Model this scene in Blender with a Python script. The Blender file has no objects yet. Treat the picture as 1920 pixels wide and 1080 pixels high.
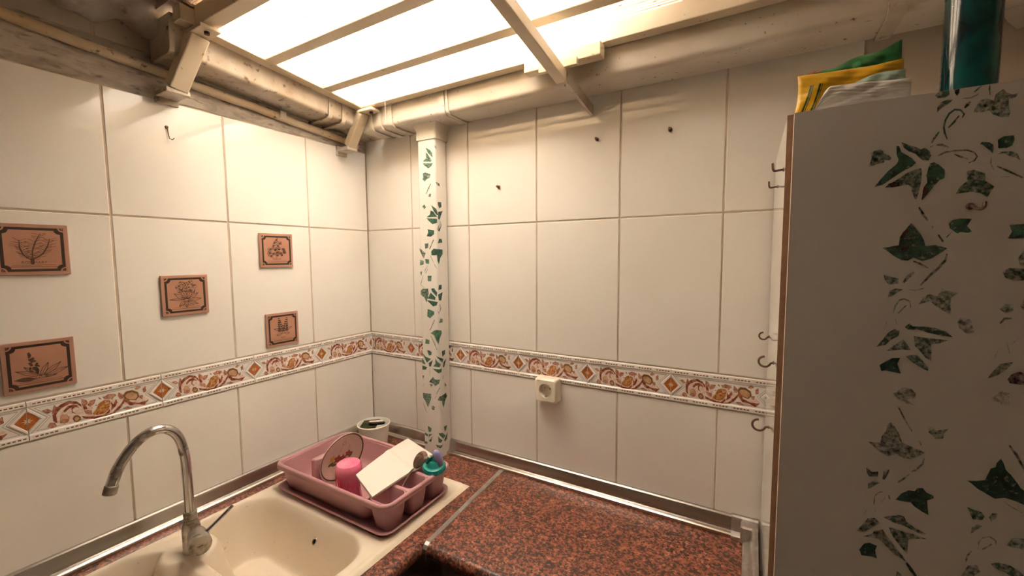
import bpy, bmesh, math, random
from mathutils import Vector, Matrix
random.seed(7)
sc = bpy.context.scene
COL = sc.collection

# ------------------------------------------------------------------ camera
cam_d = bpy.data.cameras.new('camera')
cam = bpy.data.objects.new('camera', cam_d)
COL.objects.link(cam)
cam_d.sensor_width = 36.0
cam_d.lens = 14.5796
cam_d.clip_start = 0.02
_r = Vector((0.86563859, 0.50062991, -0.00628647))
_u = Vector((-0.03292086, 0.0694434, 0.99704254))
_f = Vector((-0.49958587, 0.86287155, -0.07659405))
_m = Matrix(((_r.x, _u.x, -_f.x), (_r.y, _u.y, -_f.y), (_r.z, _u.z, -_f.z)))
cam.matrix_world = Matrix.Translation((1.29356, -1.12275, 1.58729)) @ _m.to_4x4()
sc.camera = cam

# ------------------------------------------------------------------ sky and exposure
world = bpy.data.worlds.new('sky'); sc.world = world
world.use_nodes = True
_bg = world.node_tree.nodes['Background']
_bg.inputs[0].default_value = (1.0, 0.97, 0.92, 1)
_bg.inputs[1].default_value = 17.0
sc.view_settings.view_transform = 'Standard'
sc.view_settings.look = 'None'
sc.view_settings.gamma = 1.0
sc.view_settings.exposure = 0.95
sc.view_settings.use_curve_mapping = False


# ------------------------------------------------------------------ materials
MATS = {}
def _col(c): return (c[0], c[1], c[2], 1.0)
def mat(name, base, rough=0.5, metal=0.0, c2=None, scale=8.0, lo=0.35, hi=0.7, detail=4.0,
        bump=0.0, bscale=60.0, coat=0.0, spec=0.5, rough2=None, stretch=None, trans=0.0, c3=None, scale3=30.0, lo3=.6, hi3=.7, dist=0.0):
    m = bpy.data.materials.new(name); MATS[name] = m
    m.use_nodes = True
    nt = m.node_tree; N = nt.nodes; L = nt.links
    b = N['Principled BSDF']
    b.inputs['Base Color'].default_value = _col(base)
    b.inputs['Roughness'].default_value = rough
    b.inputs['Metallic'].default_value = metal
    b.inputs['Specular IOR Level'].default_value = spec
    b.inputs['Coat Weight'].default_value = coat
    b.inputs['Coat Roughness'].default_value = 0.08
    b.inputs['Transmission Weight'].default_value = trans
    geo = N.new('ShaderNodeNewGeometry')
    vec = geo.outputs['Position']
    if stretch:
        mp = N.new('ShaderNodeMapping'); mp.inputs['Scale'].default_value = stretch
        L.new(vec, mp.inputs['Vector']); vec = mp.outputs['Vector']
    col_out = None
    if c2 is not None:
        n = N.new('ShaderNodeTexNoise'); n.inputs['Scale'].default_value = scale; n.inputs['Detail'].default_value = detail
        n.inputs['Distortion'].default_value = dist
        L.new(vec, n.inputs['Vector'])
        r = N.new('ShaderNodeMapRange'); r.inputs['From Min'].default_value = lo; r.inputs['From Max'].default_value = hi
        L.new(n.outputs['Fac'], r.inputs['Value'])
        mx = N.new('ShaderNodeMix'); mx.data_type = 'RGBA'
        mx.inputs['A'].default_value = _col(base); mx.inputs['B'].default_value = _col(c2)
        L.new(r.outputs['Result'], mx.inputs['Factor'])
        col_out = mx.outputs['Result']
        if rough2 is not None:
            rr = N.new('ShaderNodeMapRange'); rr.inputs['To Min'].default_value = rough; rr.inputs['To Max'].default_value = rough2
            L.new(r.outputs['Result'], rr.inputs['Value']); L.new(rr.outputs['Result'], b.inputs['Roughness'])
        if c3 is not None:
            n3 = N.new('ShaderNodeTexNoise'); n3.inputs['Scale'].default_value = scale3; n3.inputs['Detail'].default_value = 5
            L.new(vec, n3.inputs['Vector'])
            r3 = N.new('ShaderNodeMapRange'); r3.inputs['From Min'].default_value = lo3; r3.inputs['From Max'].default_value = hi3
            L.new(n3.outputs['Fac'], r3.inputs['Value'])
            m3 = N.new('ShaderNodeMix'); m3.data_type = 'RGBA'
            L.new(col_out, m3.inputs['A']); m3.inputs['B'].default_value = _col(c3)
            L.new(r3.outputs['Result'], m3.inputs['Factor']); col_out = m3.outputs['Result']
        L.new(col_out, b.inputs['Base Color'])
    if bump:
        n2 = N.new('ShaderNodeTexNoise'); n2.inputs['Scale'].default_value = bscale; n2.inputs['Detail'].default_value = 4
        L.new(vec, n2.inputs['Vector'])
        bp = N.new('ShaderNodeBump'); bp.inputs['Strength'].default_value = bump; bp.inputs['Distance'].default_value = 0.002
        L.new(n2.outputs['Fac'], bp.inputs['Height']); L.new(bp.outputs['Normal'], b.inputs['Normal'])
    return m

TILE = mat('glazed_tile', (0.82, 0.775, 0.71), 0.03, c2=(0.79, 0.74, 0.67), scale=5.0, bump=0.03, bscale=9.0, spec=0.7)
TILE_DIRTY = mat('dusty_tile', (0.52, 0.45, 0.37), 0.5, c2=(0.40, 0.33, 0.26), scale=9, bump=0.2, bscale=60, c3=(0.22,0.15,0.10), scale3=42, lo3=.64, hi3=.74)
GROUT = mat('grout', (0.58, 0.47, 0.35), 0.9, c2=(0.46, 0.35, 0.24), scale=14, bump=0.3, bscale=300)
PLASTER = mat('old_plaster', (0.50, 0.44, 0.37), 0.9, c2=(0.30, 0.25, 0.20), scale=11, lo=.40, hi=.68, stretch=(1, 1, 3.5), bump=1.0, bscale=40, c3=(0.13,0.095,0.065), scale3=26, lo3=.57, hi3=.74, dist=1.2)
PLASTER2 = mat('dusty_plaster', (0.58, 0.50, 0.41), 0.85, c2=(0.46, 0.38, 0.30), scale=4, bump=0.25, bscale=40)
RUBBLE = mat('rough_mortar', (0.40, 0.33, 0.27), 0.95, c2=(0.55, 0.50, 0.46), scale=22, bump=1.0, bscale=60, c3=(0.05,0.04,0.035), scale3=15, lo3=.6, hi3=.68)
PVC = mat('white_pvc', (0.66, 0.60, 0.51), 0.38, c2=(0.55, 0.47, 0.37), scale=6, lo=.4, hi=.75, c3=(0.16,0.10,0.06), scale3=85, lo3=.66, hi3=.74)
PVC_DIRTY = mat('dirty_pvc', (0.58, 0.51, 0.42), 0.45, c2=(0.38, 0.28, 0.18), scale=10, lo=.42, hi=.72, c3=(0.12,0.07,0.04), scale3=55, lo3=.60, hi3=.73)
PVC_PIPE = mat('white_pipe_plastic', (0.77, 0.72, 0.66), 0.35, c2=(0.72, 0.66, 0.59), scale=8)
FRAME = mat('cream_painted_steel', (0.70, 0.59, 0.44), 0.4, c2=(0.63, 0.51, 0.35), scale=7, c3=(0.30,0.18,0.08), scale3=55, lo3=.68, hi3=.76)
CONDUIT = mat('cream_conduit', (0.60, 0.48, 0.33), 0.4, c2=(0.50, 0.33, 0.17), scale=9, lo=.42, hi=.7, c3=(0.12,0.06,0.03), scale3=60, lo3=.63, hi3=.73)
ALU = mat('brushed_aluminium', (0.62, 0.59, 0.55), 0.24, 1.0, c2=(0.50, 0.45, 0.40), scale=3, lo=.3, hi=.8)
ALU2 = mat('worn_aluminium', (0.55, 0.52, 0.48), 0.38, 1.0, c2=(0.72, 0.70, 0.66), scale=40, lo=.5, hi=.7)
CHROME = mat('worn_chrome', (0.58, 0.57, 0.57), 0.16, 1.0, c2=(0.30, 0.26, 0.20), scale=26, lo=.56, hi=.66, rough2=.55)
CHROME_DULL = mat('limescaled_chrome', (0.50, 0.47, 0.42), 0.32, 1.0, c2=(0.28, 0.24, 0.18), scale=50, lo=.48, hi=.62, rough2=.6)
STEEL = mat('stainless_steel', (0.60, 0.57, 0.54), 0.2, 1.0)
SINK = mat('cream_composite', (0.82, 0.71, 0.57), 0.32, c2=(0.76, 0.64, 0.49), scale=6, c3=(0.5,0.36,0.24), scale3=70, lo3=.68, hi3=.80)
DARKWOOD = mat('dark_cabinet', (0.15, 0.105, 0.078), 0.5, c2=(0.11, 0.075, 0.055), scale=10, stretch=(1, 1, .1))
MELAMINE = mat('white_melamine', (0.74, 0.68, 0.63), 0.42, c2=(0.71, 0.65, 0.59), scale=3)
MELAMINE_GLOSS = mat('glossy_white_laminate', (0.74, 0.69, 0.62), 0.09, c2=(0.71, 0.66, 0.58), scale=3, spec=0.6)
CHIPBOARD = mat('brown_raw_edge', (0.40, 0.24, 0.15), 0.7, c2=(0.32, 0.18, 0.11), scale=60)
EDGEBAND = mat('pale_edge_band', (0.55, 0.43, 0.34), 0.5)
COPPER = mat('copper_print', (0.58, 0.30, 0.20), 0.30, 0.25, c2=(0.50, 0.245, 0.16), scale=16)
COPPER_EDGE = mat('copper_rim', (0.56, 0.32, 0.24), 0.3, 0.5)
INK = mat('dark_brown_ink', (0.035, 0.018, 0.012), 0.45)
INK_SOFT = mat('soft_brown_ink', (0.10, 0.045, 0.028), 0.45)
RUST = mat('rusty_iron', (0.10, 0.055, 0.04), 0.55, 0.4, c2=(0.17, 0.08, 0.05), scale=90)
BLACK = mat('black_plastic_and_hole_shade', (0.012, 0.010, 0.009), 0.7)
PINK = mat('dusty_pink_plastic', (0.52, 0.27, 0.28), 0.34, c2=(0.48, 0.245, 0.255), scale=12)
HOTPINK = mat('hot_pink_plastic', (0.95, 0.16, 0.30), 0.25, c2=(0.90, 0.26, 0.36), scale=30, bump=0.3, bscale=120)
CERAMIC = mat('cream_ceramic', (0.72, 0.58, 0.47), 0.15)
WHITEPLASTIC = mat('white_plastic', (0.80, 0.76, 0.69), 0.35)
SOCKET = mat('cream_socket_plastic', (0.78, 0.70, 0.56), 0.3)
TEAL = mat('teal_plastic', (0.012, 0.36, 0.30), 0.3)
TEAL_DARK = mat('dark_teal_plastic', (0.006, 0.12, 0.10), 0.4)
PURPLE = mat('lilac_plastic', (0.27, 0.25, 0.48), 0.35)
SPONGE = mat('green_scouring_pad', (0.055, 0.055, 0.018), 0.95, c2=(0.035, 0.035, 0.012), scale=120, bump=0.8, bscale=300)
TRAYWHITE = mat('glossy_white_enamel', (0.74, 0.70, 0.62), 0.10, c2=(0.71, 0.66, 0.58), scale=4)
YELLOWBAG = mat('yellow_film', (0.72, 0.40, 0.012), 0.35, c2=(0.64, 0.33, 0.01), scale=14)
GREENBAG = mat('green_film', (0.012, 0.13, 0.032), 0.3, c2=(0.02, 0.20, 0.06), scale=18)
REDBAG = mat('red_film', (0.55, 0.12, 0.08), 0.35)
DARKGREEN = mat('dark_green_print', (0.02, 0.06, 0.012), 0.4)
CLEARBAG = mat('milky_film', (0.80, 0.76, 0.70), 0.22, trans=0.12)
MINTBAG = mat('mint_film', (0.42, 0.56, 0.47), 0.25, trans=0.1)
CANTEAL = mat('teal_wrapped_plastic', (0.005, 0.022, 0.024), 0.13, c2=(0.004, 0.135, 0.13), scale=15, lo=.44, hi=.64, spec=.6, stretch=(1, 1, .6))
FLOORM = mat('floor_tiles', (0.50, 0.42, 0.36), 0.4, c2=(0.44, 0.36, 0.30), scale=6)
PAINT = mat('wall_paint', (0.74, 0.69, 0.64), 0.8, c2=(0.71, 0.66, 0.60), scale=4)
WEB = mat('cobweb', (0.75, 0.70, 0.60), 0.9)
BORDER = mat('border_glaze', (0.87, 0.82, 0.77), 0.14, c2=(0.84, 0.78, 0.72), scale=12)
B_ORANGE = mat('orange_glaze', (0.48, 0.155, 0.035), 0.2, c2=(0.36, 0.10, 0.025), scale=160)
B_BROWN = mat('brown_glaze', (0.20, 0.045, 0.024), 0.2, c2=(0.42, 0.16, 0.10), scale=150, lo=.45, hi=.6)
B_RED = mat('russet_glaze', (0.42, 0.15, 0.085), 0.2, c2=(0.60, 0.34, 0.24), scale=180, lo=.4, hi=.6)
B_PEACH = mat('peach_glaze', (0.66, 0.42, 0.24), 0.2, c2=(0.50, 0.26, 0.12), scale=70, lo=.4, hi=.7)
B_OLIVE = mat('olive_glaze', (0.20, 0.11, 0.035), 0.2)
B_WASH = mat('pink_wash_glaze', (0.74, 0.52, 0.42), 0.2, c2=(0.84, 0.72, 0.64), scale=150, lo=.42, hi=.6)
B_GREY = mat('grey_line_glaze', (0.30, 0.24, 0.20), 0.3)
B_PALE = mat('pale_glaze', (0.74, 0.60, 0.42), 0.2)
G_ORANGE = mat('grape_glaze', (0.58, 0.25, 0.06), 0.2, c2=(0.32, 0.09, 0.025), scale=210, lo=.42, hi=.6)

def granite():
    m = bpy.data.materials.new('red_granite_laminate'); m.use_nodes = True
    N = m.node_tree.nodes; L = m.node_tree.links; b = N['Principled BSDF']
    geo = N.new('ShaderNodeNewGeometry')
    v = N.new('ShaderNodeTexVoronoi'); v.inputs['Scale'].default_value = 230; v.feature = 'F1'
    n0 = N.new('ShaderNodeTexNoise'); n0.inputs['Scale'].default_value = 130; n0.inputs['Detail'].default_value = 3
    mv = N.new('ShaderNodeVectorMath'); mv.operation = 'MULTIPLY_ADD'
    L.new(geo.outputs['Position'], n0.inputs['Vector'])
    mv.inputs[1].default_value = (0.006, 0.006, 0.006)
    L.new(n0.outputs['Color'], mv.inputs[0]); L.new(geo.outputs['Position'], mv.inputs[2])
    L.new(mv.outputs[0], v.inputs['Vector'])
    sep = N.new('ShaderNodeSeparateColor'); L.new(v.outputs['Color'], sep.inputs[0])
    cr = N.new('ShaderNodeValToRGB'); cr.color_ramp.interpolation = 'LINEAR'
    e = cr.color_ramp.elements
    e[0].position = 0.0; e[0].color = (0.045, 0.024, 0.018, 1)
    e[1].position = 1.0; e[1].color = (0.52, 0.20, 0.12, 1)
    for p, c in ((0.22, (0.055, 0.028, 0.020, 1)), (0.34, (0.17, 0.058, 0.036, 1)), (0.62, (0.28, 0.086, 0.050, 1)), (0.8, (0.38, 0.13, 0.076, 1))):
        x = e.new(p); x.color = c
    n1 = N.new('ShaderNodeTexNoise'); n1.inputs['Scale'].default_value = 95; n1.inputs['Detail'].default_value = 6; n1.inputs['Roughness'].default_value = .7
    L.new(geo.outputs['Position'], n1.inputs['Vector'])
    mx = N.new('ShaderNodeMath'); mx.operation = 'MULTIPLY_ADD'; mx.inputs[1].default_value = 2.2; mx.inputs[2].default_value = -1.1
    L.new(n1.outputs['Fac'], mx.inputs[0])
    ad = N.new('ShaderNodeMath'); ad.operation = 'ADD'; ad.use_clamp = True
    hf = N.new('ShaderNodeMath'); hf.operation = 'MULTIPLY'; hf.inputs[1].default_value = 0.8
    L.new(sep.outputs[0], hf.inputs[0]); L.new(hf.outputs[0], ad.inputs[0]); L.new(mx.outputs[0], ad.inputs[1])
    L.new(ad.outputs[0], cr.inputs[0]); L.new(cr.outputs[0], b.inputs['Base Color'])
    b.inputs['Roughness'].default_value = 0.38
    return m
GRANITE = granite()

def panel_mat(name, clean, grime, trans):
    m = bpy.data.materials.new(name); m.use_nodes = True
    N = m.node_tree.nodes; L = m.node_tree.links; N.remove(N['Principled BSDF'])
    out = N['Material Output']; geo = N.new('ShaderNodeNewGeometry')
    tl = N.new('ShaderNodeBsdfTranslucent'); tp = N.new('ShaderNodeBsdfTransparent'); df = N.new('ShaderNodeBsdfDiffuse')
    def noise(scale, lo, hi, sx):
        n = N.new('ShaderNodeTexNoise'); n.inputs['Scale'].default_value = scale; n.inputs['Detail'].default_value = 5
        mp = N.new('ShaderNodeMapping'); mp.inputs['Scale'].default_value = (sx, 1.0, 1)
        L.new(geo.outputs['Position'], mp.inputs[0]); L.new(mp.outputs[0], n.inputs['Vector'])
        r = N.new('ShaderNodeMapRange'); r.inputs['From Min'].default_value = lo; r.inputs['From Max'].default_value = hi
        L.new(n.outputs['Fac'], r.inputs['Value']); return r.outputs['Result']
    sep = N.new('ShaderNodeSeparateXYZ'); L.new(geo.outputs['Position'], sep.inputs[0])
    md = N.new('ShaderNodeMath'); md.operation = 'MULTIPLY'; md.inputs[1].default_value = 1000 / 9.0; L.new(sep.outputs[1], md.inputs[0])
    fr = N.new('ShaderNodeMath'); fr.operation = 'FRACT'; L.new(md.outputs[0], fr.inputs[0])
    ls = N.new('ShaderNodeMath'); ls.operation = 'LESS_THAN'; ls.inputs[1].default_value = .14; L.new(fr.outputs[0], ls.inputs[0])
    ln = N.new('ShaderNodeMath'); ln.operation = 'MULTIPLY'; ln.inputs[1].default_value = .6; L.new(ls.outputs[0], ln.inputs[0])
    s1 = noise(170, .62, .68, .35); s2 = noise(9, .45, .75, .5)
    mx = N.new('ShaderNodeMath'); mx.operation = 'MAXIMUM'; L.new(s1, mx.inputs[0]); L.new(ln.outputs[0], mx.inputs[1])
    h = N.new('ShaderNodeMath'); h.operation = 'MULTIPLY'; h.inputs[1].default_value = .35; L.new(s2, h.inputs[0])
    m3 = N.new('ShaderNodeMath'); m3.operation = 'MAXIMUM'; L.new(mx.outputs[0], m3.inputs[0]); L.new(h.outputs[0], m3.inputs[1])
    c = N.new('ShaderNodeMix'); c.data_type = 'RGBA'
    c.inputs['A'].default_value = clean; c.inputs['B'].default_value = grime
    L.new(m3.outputs[0], c.inputs['Factor'])
    for s in (tl, tp): L.new(c.outputs['Result'], s.inputs['Color'])
    df.inputs['Color'].default_value = (0.8, 0.72, 0.60, 1)
    m1 = N.new('ShaderNodeMixShader'); m1.inputs[0].default_value = 0.5
    L.new(tl.outputs[0], m1.inputs[1]); L.new(tp.outputs[0], m1.inputs[2])
    m2 = N.new('ShaderNodeMixShader'); m2.inputs[0].default_value = 1 - trans
    L.new(m1.outputs[0], m2.inputs[1]); L.new(df.outputs[0], m2.inputs[2])
    L.new(m2.outputs[0], out.inputs['Surface'])
    return m
PANEL = panel_mat('yellowed_polycarbonate', (0.98, 0.90, 0.79, 1), (0.16, 0.11, 0.06, 1), .85)

def ivy_mat():
    # sponged stencil paint: colour and coverage come from the 'ink' attribute of each stencilled leaf
    m = bpy.data.materials.new('sponged_green_paint'); m.use_nodes = True
    N = m.node_tree.nodes; L = m.node_tree.links; b = N['Principled BSDF']; out = N['Material Output']
    at = N.new('ShaderNodeAttribute'); at.attribute_name = 'ink'
    geo = N.new('ShaderNodeNewGeometry')
    n = N.new('ShaderNodeTexNoise'); n.inputs['Scale'].default_value = 190; n.inputs['Detail'].default_value = 5; n.inputs['Roughness'].default_value = .65
    L.new(geo.outputs['Position'], n.inputs['Vector'])
    ad = N.new('ShaderNodeMath'); ad.operation = 'ADD'; L.new(n.outputs['Fac'], ad.inputs[0]); L.new(at.outputs['Alpha'], ad.inputs[1])
    r = N.new('ShaderNodeMapRange'); r.inputs['From Min'].default_value = .98; r.inputs['From Max'].default_value = 1.34
    L.new(ad.outputs[0], r.inputs['Value'])
    n2 = N.new('ShaderNodeTexNoise'); n2.inputs['Scale'].default_value = 110; n2.inputs['Detail'].default_value = 5
    L.new(geo.outputs['Position'], n2.inputs['Vector'])
    r2 = N.new('ShaderNodeMapRange'); r2.inputs['From Min'].default_value = .35; r2.inputs['From Max'].default_value = .7
    r2.inputs['To Min'].default_value = .40; r2.inputs['To Max'].default_value = 1.75
    L.new(n2.outputs['Fac'], r2.inputs['Value'])
    vm = N.new('ShaderNodeVectorMath'); vm.operation = 'SCALE'
    L.new(at.outputs['Color'], vm.inputs[0]); L.new(r2.outputs['Result'], vm.inputs['Scale'])
    L.new(vm.outputs[0], b.inputs['Base Color']); b.inputs['Roughness'].default_value = .6
    tp = N.new('ShaderNodeBsdfTransparent'); mx = N.new('ShaderNodeMixShader')
    L.new(r.outputs['Result'], mx.inputs[0]); L.new(tp.outputs[0], mx.inputs[1]); L.new(b.outputs[0], mx.inputs[2])
    L.new(mx.outputs[0], out.inputs['Surface'])
    return m
IVY = ivy_mat()

# ------------------------------------------------------------------ mesh helpers
class MB:
    """collects geometry, then builds ONE mesh object"""
    def __init__(s): s.v = []; s.f = []; s.m = []; s.mats = []
    def mi(s, mt):
        if mt is None: return 0
        if mt not in s.mats: s.mats.append(mt)
        return s.mats.index(mt)
    def add(s, vs, fs, mt=None):
        o = len(s.v); s.v += [tuple(p) for p in vs]; k = s.mi(mt)
        for f in fs: s.f.append(tuple(i + o for i in f)); s.m.append(k)
        return s
    def box(s, x0, x1, y0, y1, z0, z1, mt=None):
        vs = [(x, y, z) for z in (z0, z1) for y in (y0, y1) for x in (x0, x1)]
        return s.add(vs, [(0, 2, 3, 1), (4, 5, 7, 6), (0, 1, 5, 4), (2, 6, 7, 3), (0, 4, 6, 2), (1, 3, 7, 5)], mt)
    def cbox(s, x0, x1, y0, y1, z0, z1, c=0.002, mt=None):
        # chamfered box
        X = ((x0, x0 + c), (x1, x1 - c)); Y = ((y0, y0 + c), (y1, y1 - c)); Z = ((z0, z0 + c), (z1, z1 - c))
        vs = []; idx = {}
        for i in (0, 1):
            for j in (0, 1):
                for k in (0, 1):
                    for a in range(3):
                        p = [X[i][1], Y[j][1], Z[k][1]]
                        p[a] = (X[i][0], Y[j][0], Z[k][0])[a]
                        idx[(i, j, k, a)] = len(vs); vs.append(p)
        fs = []
        for a in range(3):
            b_, c_ = (a + 1) % 3, (a + 2) % 3
            for e in (0, 1):
                q = []
                for (p, r) in ((0, 0), (1, 0), (1, 1), (0, 1)):
                    t = [0, 0, 0]; t[a] = e; t[b_] = p; t[c_] = r; q.append(idx[(t[0], t[1], t[2], a)])
                fs.append(q if e else q[::-1])
            for p in (0, 1):
                for r in (0, 1):   # edges along axis a
                    t0 = [0, 0, 0]; t0[b_] = p; t0[c_] = r; t1 = list(t0); t1[a] = 1
                    q = [idx[(*t0, b_)], idx[(*t1, b_)], idx[(*t1, c_)], idx[(*t0, c_)]]
                    fs.append(q)
        for i in (0, 1):
            for j in (0, 1):
                for k in (0, 1): fs.append([idx[(i, j, k, 0)], idx[(i, j, k, 1)], idx[(i, j, k, 2)]])
        return s.add(vs, fs, mt)
    def tube(s, pts, r, n=10, mt=None, cap=True, closed=False):
        P = [Vector(p) for p in pts]; m = len(P)
        R = r if isinstance(r, (list, tuple)) else [r] * m
        vs = []; prev = None
        for i in range(m):
            if closed: t = P[(i + 1) % m] - P[i - 1]
            else: t = P[min(i + 1, m - 1)] - P[max(i - 1, 0)]
            t.normalize()
            if prev is None:
                a = Vector((0, 0, 1)) if abs(t.z) < .9 else Vector((1, 0, 0))
                nrm = (a - t * a.dot(t)).normalized()
            else:
                nrm = (prev - t * prev.dot(t)).normalized()
            prev = nrm; bn = t.cross(nrm)
            for k in range(n):
                an = 2 * math.pi * k / n
                vs.append(P[i] + (nrm * math.cos(an) + bn * math.sin(an)) * R[i])
        fs = []
        rng = m if closed else m - 1
        for i in range(rng):
            for k in range(n):
                a = i * n + k; b = i * n + (k + 1) % n; c = ((i + 1) % m) * n
                fs.append((a, b, c + (k + 1) % n, c + k))
        if cap and not closed:
            fs.append(tuple(range(n))[::-1]); fs.append(tuple((m - 1) * n + k for k in range(n)))
        return s.add(vs, fs, mt)
    def lathe(s, prof, o=(0, 0, 0), ax=(0, 0, 1), n=32, mt=None, cap=True):
        A = Vector(ax).normalized(); h = Vector((1, 0, 0)) if abs(A.x) < .9 else Vector((0, 1, 0))
        U = (h - A * h.dot(A)).normalized(); W = A.cross(U); O = Vector(o)
        vs = []; m = len(prof)
        for (r, z) in prof:
            for k in range(n):
                an = 2 * math.pi * k / n
                vs.append(O + A * z + (U * math.cos(an) + W * math.sin(an)) * max(r, 1e-5))
        fs = []
        for i in range(m - 1):
            for k in range(n):
                fs.append((i * n + k, i * n + (k + 1) % n, (i + 1) * n + (k + 1) % n, (i + 1) * n + k))
        if cap and prof[0][0] > 1e-4: fs.append(tuple(range(n))[::-1])
        if cap and prof[-1][0] > 1e-4: fs.append(tuple((m - 1) * n + k for k in range(n)))
        return s.add(vs, fs, mt)
    def loft(s, rings, mt=None, cap0=False, cap1=False):
        n = len(rings[0]); vs = [p for r in rings for p in r]; fs = []
        for i in range(len(rings) - 1):
            for k in range(n):
                fs.append((i * n + k, i * n + (k + 1) % n, (i + 1) * n + (k + 1) % n, (i + 1) * n + k))
        if cap0: fs.append(tuple(range(n))[::-1])
        if cap1: fs.append(tuple((len(rings) - 1) * n + k for k in range(n)))
        return s.add(vs, fs, mt)
    def extrude(s, prof, A, B, cap=True, mt=None):
        """prof: list of points (Vector offsets) ; sweep from A to B given per-point functions"""
        n = len(prof); vs = [A(p) for p in prof] + [B(p) for p in prof]
        fs = [(i, (i + 1) % n, n + (i + 1) % n, n + i) for i in range(n)]
        if cap: fs += [tuple(range(n))[::-1], tuple(range(n, 2 * n))]
        return s.add(vs, fs, mt)
    def grid(s, fn, nu, nv, mt=None):
        vs = [fn(i / nu, j / nv) for j in range(nv + 1) for i in range(nu + 1)]
        w = nu + 1
        fs = [(j * w + i, j * w + i + 1, (j + 1) * w + i + 1, (j + 1) * w + i) for j in range(nv) for i in range(nu)]
        return s.add(vs, fs, mt)
    def build(s, name, mt=None, parent=None, smooth=False, sharp=40):
        me = bpy.data.meshes.new(name)
        me.from_pydata(s.v, [], s.f)
        ms = s.mats if s.mats else []
        if not ms: me.materials.append(mt)
        else:
            for x in ms: me.materials.append(x)
            me.polygons.foreach_set('material_index', s.m)
        me.update()
        bm = bmesh.new(); bm.from_mesh(me)
        bmesh.ops.recalc_face_normals(bm, faces=bm.faces); bm.to_mesh(me); bm.free()
        if smooth:
            me.polygons.foreach_set('use_smooth', [True] * len(me.polygons))
            try: me.set_sharp_from_angle(angle=math.radians(sharp))
            except Exception: pass
        return link(name, me, parent)

def link(name, me, parent=None):
    o = bpy.data.objects.new(name, me); COL.objects.link(o)
    if parent is not None: o.parent = parent
    return o
def tag(o, label=None, cat=None, group=None, kind=None):
    if label: o['label'] = label
    if cat: o['category'] = cat
    if group: o['group'] = group
    if kind: o['kind'] = kind
    return o
def empty(name, loc, label=None, cat=None, group=None, kind=None):
    o = bpy.data.objects.new(name, None); o.location = loc; o.empty_display_size = .05; COL.objects.link(o)
    return tag(o, label, cat, group, kind)
def adopt(o, parent):
    """parent keeping world place (parents here are unrotated)"""
    o.parent = parent
    o.matrix_parent_inverse = Matrix.Translation(-Vector(parent.location))
    return o
def rrect(cx, cy, hx, hy, r, z, n=5):
    out = []
    for (sx, sy, a0) in ((1, 1, 0), (-1, 1, 90), (-1, -1, 180), (1, -1, 270)):
        for k in range(n + 1):
            a = math.radians(a0 + 90 * k / n)
            out.append((cx + sx * (hx - r) + r * math.cos(a), cy + sy * (hy - r) + r * math.sin(a), z))
    return out
def smoothstep(a, b, x):
    t = min(1, max(0, (x - a) / (b - a))); return t * t * (3 - 2 * t)
def flat_polys(polys, place):
    """polys: list of (points2d, material); place maps (u,v)->xyz; returns MB of n-gons"""
    mb = MB()
    for pts, mt in polys:
        mb.add([place(u, v) for u, v in pts], [tuple(range(len(pts)))], mt)
    return mb
def stroke(pts, w, taper=True):
    P = [Vector((p[0], p[1])) for p in pts]; n = len(P); Lh = []; Rh = []
    for i in range(n):
        t = P[min(i + 1, n - 1)] - P[max(i - 1, 0)]
        if t.length < 1e-9: t = Vector((1, 0))
        t.normalize(); q = Vector((-t.y, t.x)); k = w * .5 * (.35 if taper and i in (0, n - 1) else 1)
        Lh.append(tuple(P[i] + q * k)); Rh.append(tuple(P[i] - q * k))
    return Lh + Rh[::-1]
def ell(cx, cy, rx, ry, n=12, a0=0.0):
    return [(cx + rx * math.cos(2 * math.pi * k / n) * math.cos(a0) - ry * math.sin(2 * math.pi * k / n) * math.sin(a0),
             cy + rx * math.cos(2 * math.pi * k / n) * math.sin(a0) + ry * math.sin(2 * math.pi * k / n) * math.cos(a0)) for k in range(n)]

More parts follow.
